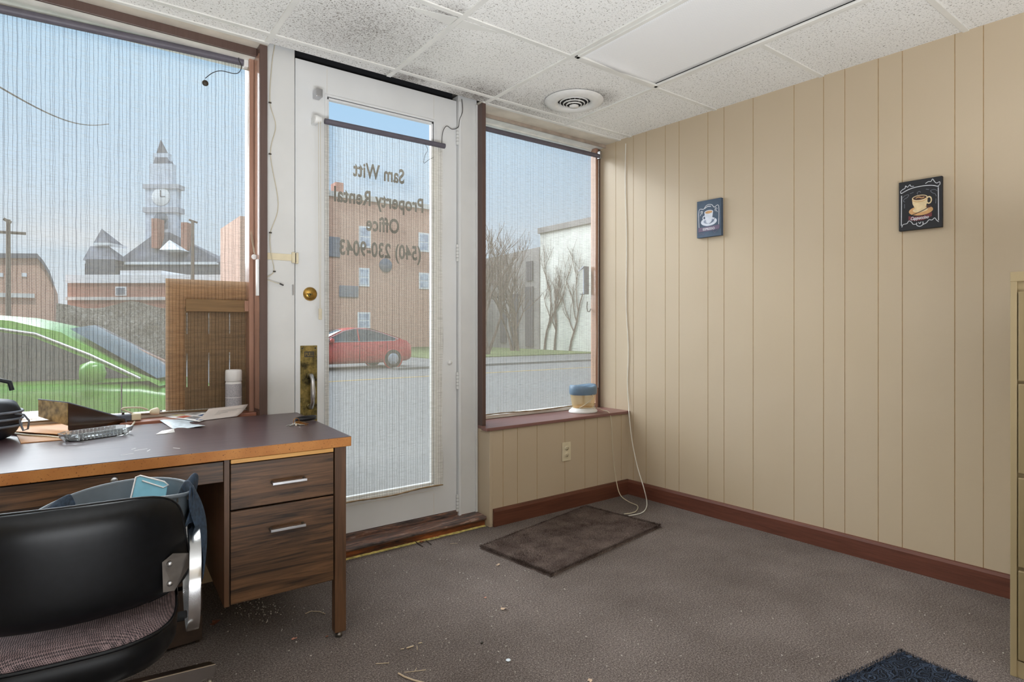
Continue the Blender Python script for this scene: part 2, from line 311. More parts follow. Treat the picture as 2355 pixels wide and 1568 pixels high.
# ------------------------------------------------------------------ mesh builder
class MB:
    def __init__(s): s.v = []; s.f = []; s.mi = []; s.sm = []
    def add(s, vs, fs, mi=0, smooth=False):
        o = len(s.v); s.v += [tuple(v) for v in vs]
        for f in fs: s.f.append([i+o for i in f]); s.mi.append(mi); s.sm.append(smooth)
        return s
    def box(s, x0, x1, y0, y1, z0, z1, mi=0, mat=None):
        vs = [(x, y, z) for x in (x0, x1) for y in (y0, y1) for z in (z0, z1)]
        if mat is not None: vs = [mat @ Vector(v) for v in vs]
        return s.add(vs, [(0, 1, 3, 2), (4, 6, 7, 5), (0, 4, 5, 1), (2, 3, 7, 6), (0, 2, 6, 4), (1, 5, 7, 3)], mi)
    def poly(s, pts, mi=0): return s.add(pts, [tuple(range(len(pts)))], mi)
    def prism(s, pts, d, mi=0, smooth=False):
        """closed polygon pts extruded by vector d"""
        n = len(pts); d = Vector(d); a = [Vector(p) for p in pts]; vs = a+[p+d for p in a]
        fs = [tuple(range(n))[::-1], tuple(range(n, 2*n))]+[(i, (i+1) % n, (i+1) % n+n, i+n) for i in range(n)]
        return s.add(vs, fs, mi, smooth)
    def tube(s, path, r, seg=8, mi=0, cap=True, flat=None):
        P = [Vector(p) for p in path]; n = len(P); rr = r if isinstance(r, (list, tuple)) else [r]*n
        vs = []; up0 = None
        for i in range(n):
            t = (P[min(i+1, n-1)]-P[max(i-1, 0)]).normalized()
            if up0 is None: up0 = Vector((0, 0, 1)) if abs(t.z) < .9 else Vector((0, 1, 0))
            a = t.cross(up0)
            if a.length < 1e-5: a = t.orthogonal()
            a.normalize(); b = a.cross(t).normalized(); up0 = b
            for k in range(seg):
                th = 2*math.pi*k/seg; fx = flat or 1
                vs.append(P[i]+a*math.cos(th)*rr[i]+b*math.sin(th)*rr[i]*fx)
        fs = [(i*seg+k, i*seg+(k+1) % seg, (i+1)*seg+(k+1) % seg, (i+1)*seg+k) for i in range(n-1) for k in range(seg)]
        s.add(vs, fs, mi, True)
        if cap: s.add(vs[:seg], [tuple(range(seg))[::-1]], mi); s.add(vs[-seg:], [tuple(range(seg))], mi)
        return s
    def lathe(s, prof, c=(0, 0, 0), axis='z', seg=24, mi=0, sy=1.0, smooth=True):
        vs = []
        for r, h in prof:
            for k in range(seg):
                a = 2*math.pi*k/seg; x, y = r*math.cos(a), r*math.sin(a)*sy
                p = {'z': (x, y, h), 'y': (x, h, y), 'x': (h, x, y)}[axis]
                vs.append((c[0]+p[0], c[1]+p[1], c[2]+p[2]))
        fs = [(i*seg+k, i*seg+(k+1) % seg, (i+1)*seg+(k+1) % seg, (i+1)*seg+k) for i in range(len(prof)-1) for k in range(seg)]
        return s.add(vs, fs, mi, smooth)
    def disc(s, c, r, axis='z', seg=20, mi=0, sy=1.0):
        vs = []
        for k in range(seg):
            a = 2*math.pi*k/seg; x, y = r*math.cos(a), r*math.sin(a)*sy
            p = {'z': (x, y, 0), 'y': (x, 0, y), 'x': (0, x, y)}[axis]; vs.append((c[0]+p[0], c[1]+p[1], c[2]+p[2]))
        return s.poly(vs, mi)
    def grid(s, fn, nu, nv, mi=0, smooth=True):
        vs = [fn(i/nu, j/nv) for i in range(nu+1) for j in range(nv+1)]
        fs = [(i*(nv+1)+j, (i+1)*(nv+1)+j, (i+1)*(nv+1)+j+1, i*(nv+1)+j+1) for i in range(nu) for j in range(nv)]
        return s.add(vs, fs, mi, smooth)
    def build(s, name, mats, parent=None, bevel=0, subsurf=0, solid=0, fixn=True):
        me = bpy.data.meshes.new(name); me.from_pydata(s.v, [], s.f)
        if isinstance(mats, str): mats = [mats]
        for m in mats: me.materials.append(M[m])
        me.polygons.foreach_set('material_index', s.mi); me.polygons.foreach_set('use_smooth', s.sm); me.update()
        if fixn:
            import bmesh
            bm = bmesh.new(); bm.from_mesh(me); bmesh.ops.recalc_face_normals(bm, faces=bm.faces); bm.to_mesh(me); bm.free()
        o = bpy.data.objects.new(name, me); COL.objects.link(o)
        if parent is not None: o.parent = parent
        if solid:
            q = o.modifiers.new('solid', 'SOLIDIFY'); q.thickness = solid; q.offset = 0
        if bevel:
            q = o.modifiers.new('bevel', 'BEVEL'); q.width = bevel; q.segments = 2; q.limit_method = 'ANGLE'; q.angle_limit = R(40)
        if subsurf:
            q = o.modifiers.new('sub', 'SUBSURF'); q.levels = subsurf; q.render_levels = subsurf
        return o
def B(*a, **k): return MB().box(*a, **k)
def tag(o, label, cat, group=None, kind=None):
    if label: o['label'] = label
    if cat: o['category'] = cat
    if group: o['group'] = group
    if kind: o['kind'] = kind
    return o
def empty(name, loc=(0, 0, 0), rz=0, label=None, cat=None, group=None, kind=None):
    o = bpy.data.objects.new(name, None); COL.objects.link(o); o.location = loc; o.rotation_euler = (0, 0, rz); o.empty_display_size = .1
    return tag(o, label, cat, group, kind)
def struct(o): o['kind'] = 'structure'; return o
def sub(o, label): o['label'] = label; return o

# ================================================================== ROOM SHELL
CZ = 2.472            # ceiling height
def wallx(y): return 3.203+(3.1-3.203)*(y-.739)/(2.789-.739)      # the panelled wall is slightly out of square
XR0 = -2.6; YB = -2.4
struct(MB().box(XR0, 3.5, YB, 2.98, -.06, 0).build('floor', 'carpet'))

# grooved panelling, an extruded profile with v-grooves
def panelling(path_pts, grooves, z0, z1, thick, nrm, name, parent=None):
    """path from p0 to p1; grooves given as distances along it; nrm points into the room"""
    p0, p1 = Vector(path_pts[0]), Vector(path_pts[1]); L = (p1-p0).length; d = (p1-p0)/L; nrm = Vector(nrm)
    prof = [(0, 0, 0)]
    for g in sorted(grooves):
        if .01 < g < L-.01: prof += [(g-.0015, 0, 1), (g-.0004, -.002, 1), (g+.0004, -.002, 1), (g+.0015, 0, 0)]
    prof.append((L, 0, 0)); mb = MB()
    for (a, da, ma), (b, db, _) in zip(prof[:-1], prof[1:]):
        pa, pb = p0+d*a+nrm*da, p0+d*b+nrm*db
        mb.poly([(pa.x, pa.y, z0), (pb.x, pb.y, z0), (pb.x, pb.y, z1), (pa.x, pa.y, z1)], 1 if ma else 0)
    q0, q1 = p0-nrm*thick, p1-nrm*thick
    mb.poly([(q0.x, q0.y, z0), (q0.x, q0.y, z1), (q1.x, q1.y, z1), (q1.x, q1.y, z0)])
    for z in (z0, z1): mb.poly([(p0.x, p0.y, z), (p1.x, p1.y, z), (q1.x, q1.y, z), (q0.x, q0.y, z)])
    for p, q in ((p0, q0), (p1, q1)): mb.poly([(p.x, p.y, z0), (p.x, p.y, z1), (q.x, q.y, z1), (q.x, q.y, z0)])
    return mb.build(name, ['panel_paint', 'groove'], parent, fixn=False)
gy = [2.91, 2.752, 2.645, 2.491, 2.385, 2.179, 2.071, 1.888, 1.654, 1.5, 1.396, 1.243, 1.14, .934, .831, .65, .42, .265, .16, .007, -.1, -.3, -.4, -.58, -.81, -.97, -1.07, -1.22, -1.33, -1.53, -1.64, -1.83, -2.0, -2.2]
YE = 3.12
pA, pB = Vector((wallx(YE), YE, 0)), Vector((wallx(YB), YB, 0)); dirw = (pB-pA).normalized(); nrw = Vector((-1, -.0502, 0)).normalized()
struct(panelling((pA, pB), [(YE-y)/abs(dirw.y) for y in gy], 0, 2.6, .1, nrw, 'wall_right'))
struct(B(XR0-.1, XR0, YB-.1, 3.2, -.06, 2.7).build('wall_left', 'panel_paint'))
struct(B(XR0-.1, 3.6, YB-.1, YB, -.06, 2.7).build('wall_back', 'panel_paint'))

# front wall: low walls, jambs, header
wf = struct(empty('wall_front', (0, 0, 0)))
panelling((Vector((1.932, 2.80, 0)), Vector((3.10, 2.80, 0))), [.095, .201, .352, .58, .755, .87, 1.10], 0, .556, .10, (0, -1, 0), 'panelling', wf)
B(1.930, 1.952, 2.797, 2.955, .015, .556).build('corner_strip', 'panel_paint', wf, bevel=.002)
B(1.95, 3.12, 2.90, 3.06, -.05, .556).build('apron', 'panel_paint', wf)
B(XR0, .735, 2.955, 3.10, -.05, .735).build('apron', 'panel_paint', wf)
B(.735, .868, 2.925, 3.07, -.05, 2.50).build('jamb', 'white_paint', wf, bevel=.002)
B(1.796, 1.925, 2.925, 3.07, .03, 2.50).build('jamb', 'white_paint', wf, bevel=.002)
B(1.796, 1.812, 2.915, 2.926, .03, 2.465).build('jamb_stop', 'door_paint', wf, bevel=.002)
B(1.912, 1.926, 2.915, 2.926, .03, 2.47).build('jamb_stop', 'white_paint', wf, bevel=.002)
B(.868, 1.796, 2.99, 3.08, 2.445, 2.7).build('header_void', 'black_void', wf)
B(XR0, 3.12, 3.07, 3.16, 2.462, 3.2).build('fascia', 'soffit_paint', wf)
B(XR0, .735, 2.875, 3.10, 2.470, 2.485).build('soffit', 'soffit_paint', wf)
B(1.93, 3.11, 2.875, 3.10, 2.470, 2.485).build('soffit', 'soffit_paint', wf)

# ceiling: tiles and T-bar grid
cl = struct(empty('ceiling', (0, 0, 0)))
xs = [XR0, -2.33, -1.72, -1.11, -.50, .11, .725, 1.335, 1.95, 2.575, 3.24]
ys = [2.875, 2.78, 2.13, 1.51, .893, .28, -.33, -.94, -1.55, YB]
mb = MB()
for i in range(len(xs)-1):
    for j in range(len(ys)-1):
        if abs(xs[i]-1.95) < .01 and ys[j] in (2.13, 1.51): continue
        mb.box(xs[i], xs[i+1], ys[j+1], ys[j], CZ+.004, CZ+.02)
mb.build('ceiling_tiles', 'acoustic_tile', cl)
B(XR0-.1, 3.6, YB-.1, 3.2, 2.70, 2.85).build('roof_deck', 'black_void', cl)
mb = MB()
for x in xs[1:-1]: mb.box(x-.012, x+.012, YB, 2.872, CZ-.002, CZ+.006)
for y in ys[1:-1]:
    if y == 1.51: mb.box(XR0, 1.95, y-.012, y+.012, CZ-.0015, CZ+.006); mb.box(2.575, 3.2, y-.012, y+.012, CZ-.0015, CZ+.006)
    else: mb.box(XR0, 3.20, y-.012, y+.012, CZ-.0015, CZ+.006)
mb.box(XR0, .735, 2.862, 2.884, CZ-.003, CZ+.004); mb.box(1.93, 3.1, 2.862, 2.884, CZ-.003, CZ+.004)
mb.build('ceiling_grid', 'grid_metal', cl, bevel=.001)
# lifted scraps of torn tile facing by the grid crossing
mb = MB()
mb.prism([(1.10, 2.20, CZ+.001), (1.32, 2.155, CZ+.001), (1.322, 2.23, CZ+.001)], (0, 0, .002))
mb.prism([(1.35, 2.23, CZ+.001), (1.35, 2.155, CZ+.001), (1.55, 2.15, CZ+.001)], (0, 0, .002))
mb.build('torn_facing', 'grid_metal', cl)

# recessed light
tl = empty('ceiling_light', (2.2625, 1.51, CZ), 0, 'long white recessed ceiling light panel with ribbed plastic cover', 'ceiling light')
mb = MB(); hx, hy2 = .3, .605
for a in ((-hx, hx, hy2-.022, hy2), (-hx, hx, -hy2, -hy2+.022), (-hx, -hx+.022, -hy2, hy2), (hx-.022, hx, -hy2, hy2)):
    mb.box(*a, -.008, .004)
mb.build('frame', 'grid_metal', tl, bevel=.002)
MB().box(-hx, hx, -hy2, hy2, .03, .04).build('housing', 'black_void', tl)
def diff(u, v):
    x = -hx+.026+(2*hx-.052)*u; y = -hy2+.026+(2*hy2-.03)*v
    sag = -.004*math.sin(math.pi*u)*math.sin(math.pi*v)
    gap = -.013*max(0, 1-abs(v-1)/.06)*math.sin(math.pi*min(1, u*1.05))
    return (x, y-(.016*math.sin(math.pi*u) if v > .97 else 0), .006+sag+gap)
MB().grid(diff, 16, 40).build('cover', 'diffuser', tl, solid=.002)

# round ceiling vent
vt = empty('ceiling_vent', (2.345, 2.535, CZ), 0, 'round white air vent with stepped rings in the ceiling', 'vent')
MB().lathe([(.172, 0), (.170, -.006), (.150, -.016), (.115, -.020), (.096, -.012), (.096, .004)], seg=48).build('rim', 'vent_white', vt)
MB().disc((0, 0, .003), .10, seg=32).build('duct', 'black_void', vt)
for k, (r, z) in enumerate(((.082, -.012), (.063, -.020), (.045, -.027))):
    MB().lathe([(r+.001, z+.006), (r, z), (r-.004, z), (r-.003, z+.006), (r+.001, z+.006)], seg=40).build('ring', 'vent_white', vt)
MB().lathe([(.028, -.028), (.027, -.035), (.0, -.037)], seg=28).build('centre_cap', 'vent_white', vt)
for k in range(8):
    MB().box(.026, .095, -.0015, .0015, -.006, -.002, mat=Matrix.Rotation(2*math.pi*k/8+.2, 4, 'Z') @ Matrix.Translation((0, 0, -.004)) @ Matrix.Rotation(R(-16), 4, 'Y')).build('spoke', 'vent_white', vt)

# baseboards
bb = struct(empty('baseboard_front', (0, 0, 0)))
MB().prism([(1.952, 2.80, 0), (1.952, 2.785, 0), (1.952, 2.785, .085), (1.952, 2.79, .1), (1.952, 2.80, .102)], (1.14, 0, 0)).build('board', 'base_brown', bb)
n_ = nrw*.016
struct(MB().prism([pA+Vector((0, 0, 0)), pA+n_, pA+n_+Vector((0, 0, .085)), pA+n_*.6+Vector((0, 0, .098)), pA+Vector((0, 0, .1))], (pB-pA)).build('baseboard_right', 'base_brown_y'))

# door threshold
th = struct(empty('trim_1', (0, 0, 0)))
B(.74, 1.926, 2.842, 2.97, 0, .038).build('riser', 'riser_wood', th)
MB().prism([(.74, 2.828, .038), (.74, 2.822, .048), (.74, 2.828, .06), (.74, 2.93, .064), (.74, 3.04, .064), (.74, 3.04, .038)], (1.186, 0, 0)).build('tread', 'worn_threshold', th, bevel=.002)
B(.87, 1.80, 2.93, 2.955, .064, .090).build('sweep', 'worn_threshold', th, bevel=.003)
mb = MB()
def glue(u, v):
    x = .76+1.165*u; w = .012+.008*noise.noise(Vector((x*13, 3, 0)))
    return (x, 2.842-(w+.006)*v, .0015+.006*(1-v)*(.6+.4*noise.noise(Vector((x*40, 0, 1)))))
mb.grid(glue, 160, 3); mb.build('glue_line', 'yellow_glue', th)

# ================================================================== WINDOWS
def window(name, x0, x1, z0, z1, y=3.05):
    w = struct(empty(name, (0, 0, 0)))
    return w
w1 = window('window_1', -2.5, .7, .75, 2.45)
# right post of the left window: front face brown, reveal glossy red brown
B(.700, .7345, 2.895, 3.09, .735, 2.470).build('post', ['post_brown'], w1, bevel=.002)
B(.678, .700, 3.0, 3.09, .75, 2.44).build('inner_stop', 'post_red', w1, bevel=.002)
B(.6985, .700, 2.905, 2.99, .77, 2.43).build('reveal_varnish', 'post_red', w1)
B(XR0, .70, 2.950, 2.962, 2.430, 2.470).build('head_trim', 'post_brown', w1, bevel=.002); B(XR0, .70, 2.962, 3.11, 2.434, 2.470).build('head_lining', 'window_white', w1)
MB().box(XR0, .70, 3.085, 3.12, 2.422, 2.436).box(XR0, .70, 3.06, 3.11, .752, .775).build('sash', 'window_white', w1, bevel=.003)
B(XR0, .695, 3.085, 3.09, .77, 2.43).build('pane', 'clear_glass', w1)
B(XR0, .70, 2.952, 3.10, .735, .752).build('sill', 'sill_left', w1, bevel=.003)
w2 = window('window_2', 1.95, 3.09, .57, 2.45)
B(1.926, 1.952, 2.868, 3.09, .575, 2.470).build('post', 'post_brown', w2, bevel=.002)
B(3.035, 3.058, 3.05, 3.10, .575, 2.45).build('inner_stop', 'post_red', w2, bevel=.002)
B(3.058, 3.10, 3.055, 3.10, .575, 2.45).build('post', 'post_brown', w2, bevel=.002)
MB().box(1.952, 3.10, 3.0, 3.012, 2.448, 2.470).build('head_trim', 'dirty_trim', w2, bevel=.002); MB().box(1.952, 3.10, 3.012, 3.11, 2.452, 2.470).build('head_lining', 'window_white', w2)
MB().box(1.952, 3.058, 3.09, 3.12, 2.44, 2.453).box(1.952, 3.058, 3.06, 3.11, .577, .60).build('sash', 'window_white', w2, bevel=.003)
B(1.952, 3.05, 3.088, 3.092, .595, 2.445).build('pane', 'clear_glass', w2)
MB().prism([(1.900, 2.782, .558), (3.115, 2.782, .558), (3.10, 3.10, .558), (1.952, 3.10, .558), (1.952, 2.955, .558), (1.926, 2.955, .558), (1.926, 2.86, .558), (1.900, 2.84, .558)], (0, 0, .018)).build('sill', 'sill_brown', w2, bevel=.002)
# dark marks fixed on the outside of the right pane
MB().box(2.985, 3.035, 3.12, 3.13, 1.395, 1.60).prism([(2.935, 3.12, 1.56), (2.985, 3.12, 1.60), (2.985, 3.12, 1.585)], (0, .01, 0)).box(2.95, 2.99, 3.12, 3.13, 1.392, 1.398).build('dark_bracket', 'unit_grey', w2)
MB().tube([(2.995, 3.095, 1.34), (2.99, 3.095, 1.30), (2.998, 3.095, 1.27), (3.015, 3.095, 1.268), (3.03, 3.095, 1.29)], .004, 6).build('hook', 'cord_dark', w2)

# ================================================================== DOOR
D0, D1, DY = .874, 1.790, 2.935
GX0, GX1, GZ0, GZ1 = 1.030, 1.640, .266, 2.315
dr = struct(empty('door_1', (0, 0, 0)))
mb = MB()
mb.box(D0, GX0, DY, DY+.045, .094, 2.467).box(GX1, D1, DY, DY+.045, .094, 2.467)
mb.box(GX0, GX1, DY, DY+.045, GZ1, 2.467).box(GX0, GX1, DY, DY+.045, .094, GZ0)
mb.build('leaf', 'door_paint', dr)
mb = MB()
for k, (o, yy) in enumerate(((.0, -.006), (.0, .004))):
    a = .012
    mb.box(GX0+o-.012*(k == 0), GX0+o+a-.012*(k == 0), DY+yy, DY+.03, GZ0+o-.012*(k == 0), GZ1-o+.012*(k == 0)); mb.box(GX1-o-a+.012*(k == 0), GX1-o+.012*(k == 0), DY+yy, DY+.03, GZ0+o-.012*(k == 0), GZ1-o+.012*(k == 0))
    mb.box(GX0, GX1, DY+yy, DY+.03, GZ1-o-a+.012*(k == 0), GZ1-o+.012*(k == 0)); mb.box(GX0, GX1, DY+yy, DY+.03, GZ0+o-.012*(k == 0), GZ0+o+a-.012*(k == 0))
mb.build('glazing_bead', 'door_paint', dr, bevel=.002)
B(GX0, GX1, DY+.024, DY+.028, GZ0, GZ1).build('pane', 'clear_glass', dr)
# fine joint lines of the rails
mb = MB()
for (x0, x1, z0, z1) in ((GX0-.001, GX0+.0005, 2.335, 2.46), (GX1, GX1+.0015, 2.335, 2.46), (GX1, GX1+.0015, .096, .215), (GX0, GX1, .232, .2335)):
    mb.box(x0, x1, DY-.0006, DY+.001, z0, z1)
mb.build('joint_lines', 'soffit_paint', dr)

def text_mesh(body, name, mat, parent, cx, cy_or_y, z, width, height, mirror=False, depth=.0006, plane='xz', shear=0):
    cu = bpy.data.curves.new(name, 'FONT'); cu.body = body; cu.size = 1; cu.align_x = 'CENTER'; cu.extrude = 0; cu.shear = shear
    cu.resolution_u = 4; cu.space_character = 1.05; cu.offset = .028
    ob = bpy.data.objects.new(name, cu); COL.objects.link(ob); bpy.context.view_layer.update()
    dg = bpy.context.evaluated_depsgraph_get(); me = bpy.data.meshes.new_from_object(ob.evaluated_get(dg)); bpy.data.objects.remove(ob)
    X = [v.co.x for v in me.vertices]; Yv = [v.co.y for v in me.vertices]
    caph = .72; sx = width/(max(X)-min(X)); sy = height/caph; mx = (max(X)+min(X))/2
    for v in me.vertices:
        a = (v.co.x-mx)*sx*(-1 if mirror else 1); b = v.co.y*sy
        v.co = (cx+a, cy_or_y, z+b) if plane == 'xz' else (cy_or_y, cx-a, z+b)
    me.materials.clear(); me.materials.append(M[mat])
    o = bpy.data.objects.new(name, me); COL.objects.link(o); o.parent = parent
    return o
LY = DY+.0225
for body, cx, z, w in (('Sam Witt', 1.322, 1.945, .292), ('Property Rental', 1.330, 1.800, .512), ('Office', 1.342, 1.668, .190), ('(540) 230-9043', 1.337, 1.530, .468)):
    sub(text_mesh(body, 'lettering', 'vinyl_letter', dr, cx, LY, z, w, .078, mirror=True), 'dark lettering on the glass, seen reversed from inside')

# deadbolt, pull plate, hinges, stop, latch
db = MB().lathe([(.0, -.012), (.030, -.012), (.031, -.009), (.034, -.004), (.034, 0)], (.945, DY, 1.318), 'y', 32).build('deadbolt', 'brass', dr)
MB().box(.926, .954, DY-.0165, DY-.012, 1.314, 1.320).lathe([(0, -.018), (.007, -.017), (.008, -.012)], (.938, DY, 1.312), 'y', 12).build('thumb_turn', 'old_brass', db)
pp = B(.897, .980, DY-.003, DY, .66, 1.063).build('pull_plate', 'old_brass', dr, bevel=.002)
MB().box(.916, .964, DY-.0042, DY-.003, 1.006, 1.034).build('plaque', 'slot_dark', pp)
text_mesh('PULL', 'plaque_text', 'old_brass', pp, .940, DY-.0044, 1.012, .040, .017)
mb = MB()
for z in (1.050, .70):
    for x in (.906, .971): mb.lathe([(.004, -.0045), (.0045, -.003)], (x, DY, z), 'y', 10).disc((x, DY-.0045, z), .004, 'y', 10)
mb.build('screws', 'slot_dark', pp)
hp = [(.942, DY-.003, .915), (.942, DY-.03, .918), (.943, DY-.046, .895), (.943, DY-.050, .84), (.943, DY-.046, .785), (.942, DY-.03, .760), (.942, DY-.003, .763)]
hd = MB().tube(hp, [.011, .010, .009, .0115, .009, .010, .011], 12).build('pull_handle', 'brushed_steel', pp)
MB().lathe([(.0, -.008), (.014, -.006), (.017, 0)], (.942, DY-.003, .915), 'y', 16).lathe([(.0, -.008), (.014, -.006), (.017, 0)], (.942, DY-.003, .763), 'y', 16).build('rosettes', 'old_brass', hd)
for z in (2.26, 1.585, .845, .135):
    h = MB().tube([(1.7925, DY-.008, z-.048), (1.7925, DY-.008, z+.048)], .008, 12).build('hinge', 'white_paint', dr)
    mb = MB()
    for q in (-.029, -.01, .01, .029): mb.lathe([(.0083, q-.0008), (.0083, q+.0008)], (1.7925, DY-.008, z), 'z', 12)
    mb.build('knuckle_lines', 'slot_dark', h)
MB().lathe([(0, -.022), (.011, -.020), (.013, -.012), (.009, -.004), (.012, 0)], (1.740, DY, .952), 'y', 16).build('bumper', 'white_plastic', dr)
# flip latch across the jamb
lc = empty('flip_latch', (.74, 2.925, 1.49), 0, 'cream metal flip latch bridging the white jamb and the door', 'latch')
MB().box(0, .122, -.004, 0, -.016, .016).build('strap', 'cream_plastic', lc, bevel=.001)
MB().box(.112, .127, -.014, 0, -.026, .026).box(.130, .143, -.012, .008, -.028, .024).build('keeper', 'cream_plastic', lc, bevel=.002)
B(.1275, .1295, -.016, 0, -.022, .022).build('pin', 'slot_dark', lc)
B(.855, .862, 2.918, 2.926, 1.31, 1.36).build('strike_edge', 'brushed_steel', wf, bevel=.001)

# ================================================================== BLINDS
def blind(label, x0, x1, ztop0, ztop1, zbot0, zbot1, y, mat, hem=True, wob=.004, hang=0, rollr=.016, roll_ext=(0, 0)):
    b = empty('roller_blind', ((x0+x1)/2, y, max(ztop0, ztop1)), 0, label, 'blind', 'woven roller blinds on the street front')
    O = Vector(b.location)
    def fn(u, v):
        x = x0+(x1-x0)*u; zt = ztop0+(ztop1-ztop0)*u; zb = zbot0+(zbot1-zbot0)*u + .004*math.sin(u*9)
        z = zb+(zt-zb)*v
        yy = y+wob*math.sin(x*5+1)*(1-v)+wob*.6*math.sin(x*17+z*2)*(1-v)
        ex = (wob*1.2*math.sin(z*7)+wob*.8*math.sin(z*19))*(1-v)*(1 if u > .99 else 0)
        return Vector((x+ex, yy, z))-O
    MB().grid(fn, 60, 40).build('fabric', mat, b)
    MB().tube([Vector((x0-roll_ext[0], y-.004, ztop0))-O, Vector((x1+roll_ext[1], y-.004, ztop1))-O], rollr, 16).build('roller', 'blind_tube', b)
    if hem:
        MB().tube([fn(i/40, 0) for i in range(41)], [.008+.0015*math.sin(i*1.7) for i in range(41)], 8, flat=.45).build('hem_rail', 'hem_brown', b)
    return b, O
plain('blind_tube', (92, 88, 98), .5, var=.05)
bl, O = blind('large woven roller blind over the big window behind the desk', -2.3, .678, 2.325, 2.427, .800, .762, 3.045, 'blind_left', rollr=.017)
MB().box(.660-O.x, .690-O.x, 3.02-O.y, 3.06-O.y, 2.40-O.z, 2.434-O.z).build('bracket', 'white_plastic', bl, bevel=.003)
def bead_chain(b, O, pts, r=.0022, pitch=.006, name='bead_chain', mat='cord_cream'):
    mb = MB(); P = [Vector(p) for p in pts]; acc = 0
    for a, c in zip(P[:-1], P[1:]):
        L = (c-a).length; n = max(1, int(L/pitch))
        for i in range(n):
            q = a+(c-a)*i/n-O
            mb.add([q+Vector(d)*r for d in ((1, 0, 0), (0, 1, 0), (-1, 0, 0), (0, -1, 0), (0, 0, 1), (0, 0, -1))], [(0, 1, 4), (1, 2, 4), (2, 3, 4), (3, 0, 4), (1, 0, 5), (2, 1, 5), (3, 2, 5), (0, 3, 5)], 0, True)
    mb.tube([p-O for p in P], r*.4, 5)
    return mb.build(name, mat, b)
bead_chain(bl, O, [(.676, 3.02, 2.40), (.678, 3.02, 1.9), (.684, 3.0, 1.60), (.692, 2.965, 1.50)])
bead_chain(bl, O, [(.683, 3.02, 2.40), (.686, 3.02, 1.9), (.690, 3.0, 1.60), (.694, 2.96, 1.50)])
MB().lathe([(0, -.004), (.012, -.003), (.013, .003), (0, .004)], (.690-O.x, 2.955-O.y, 1.485-O.z), 'y', 16).box(.690-O.x, .699-O.x, 2.90-O.y, 2.93-O.y, 1.30-O.z, 1.47-O.z).build('chain_holder', 'white_plastic', bl, bevel=.002)

bd, O = blind('woven roller blind hanging on the white street door', 1.0, 1.668, 2.170, 2.172, .262, .268, 2.885, 'blind_door', rollr=.014, roll_ext=(.0, .012))
MB().box(.958-O.x, .990-O.x, 2.88-O.y, 2.934-O.y, 2.285-O.z, 2.325-O.z).build('upper_bracket', 'brushed_steel', bd, bevel=.003)
MB().lathe([(.0, -.02), (.020, -.018), (.022, -.008), (.018, .006), (.016, .016), (0, .016)], (.968-O.x, 2.885-O.y, 2.172-O.z), 'x', 20).box(.950-O.x, .972-O.x, 2.89-O.y, 2.934-O.y, 2.155-O.z, 2.19-O.z).build('clutch_bracket', 'white_plastic', bd, bevel=.002)
MB().box(1.668-O.x, 1.684-O.x, 2.895-O.y, 2.934-O.y, 2.15-O.z, 2.185-O.z).build('end_bracket', 'white_plastic', bd, bevel=.002)
bead_chain(bd, O, [(.966, 2.872, 2.16), (.968, 2.872, 1.6), (.972, 2.872, 1.245)]); bead_chain(bd, O, [(.975, 2.872, 2.16), (.977, 2.872, 1.6), (.976, 2.872, 1.245)])
MB().box(.966-O.x, .982-O.x, 2.866-O.y, 2.876-O.y, 1.19-O.z, 1.245-O.z).build('chain_weight', 'cord_cream', bd, bevel=.003)

br, O = blind('woven roller blind over the narrow window right of the door', 1.96, 3.022, 2.388, 2.390, .607, .605, 3.035, 'blind_right', rollr=.015, roll_ext=(0, .03))
MB().box(3.045-O.x, 3.062-O.x, 3.015-O.y, 3.055-O.y, 2.37-O.z, 2.425-O.z).build('bracket', 'brushed_steel', br, bevel=.002)
bead_chain(br, O, [(3.040, 3.025, 2.36), (3.042, 3.03, 1.5), (3.040, 3.03, .72)], mat='cord_white')

# tan board and slatted wood panel standing between glass and big blind
bo = empty('board', (.42, 3.068, .775), 0, 'tall tan board standing on the sill behind the big blind', 'board')
mb = MB()
bx0, bx1 = -.085, .258     # local
cuts = [.075, .155, .232]
zz = [(0.0, .15), (.37, .41), (.15, .37), (.41, .72)]
def slatted(x0, x1, z0, z1, cuts, rows, y0, y1):
    m = MB(); xsn = [x0]+sum([[c-.0025, c+.0025] for c in cuts], [])+[x1]
    zb = [z0]+sum([[a, b] for a, b in rows], [])+[z1]
    for i in range(0, len(zb)-1):
        za, zc = zb[i], zb[i+1]; is_row = i % 2 == 1
        if not is_row: m.box(x0, x1, y0, y1, za, zc)
        else:
            for k in range(0, len(xsn)-1, 2): m.box(xsn[k], xsn[k+1], y0, y1, za, zc)
    return m
A = at(381, 640, 3.068)
slatted(A.x-.42, .258, .0, A.z-.775, [at(430, 700, 3.068).x-.42, at(480, 700, 3.068).x-.42, at(528, 700, 3.068).x-.42], [(at(430, 890, 3.068).z-.775, at(430, 812, 3.068).z-.775), (at(430, 768, 3.068).z-.775, at(430, 719, 3.068).z-.775)], 0, .006).build('panel', 'board_tan', bo)
sl = empty('slat_rack', (.55, 3.058, .775), 0, 'brown slatted wood rack with a drilled top rail behind the big blind', 'rack')
cutsx = [at(430, 700, 3.06).x-.55, at(480, 700, 3.06).x-.55, at(528, 700, 3.06).x-.55]
slatted(at(425, 700, 3.06).x-.55, .122, .0, at(425, 690, 3.06).z-.775-.03, cutsx, [(at(430, 890, 3.06).z-.775, at(430, 812, 3.06).z-.775), (at(430, 768, 3.06).z-.775, at(430, 719, 3.06).z-.775)], 0, .006).build('slats', 'slat_brown', sl)
rl = B(at(425, 700, 3.06).x-.55, .140, -.030, -.022, at(425, 716, 3.06).z-.775, at(425, 690, 3.06).z-.775+.004).build('top_rail', 'slat_brown', sl, bevel=.002)
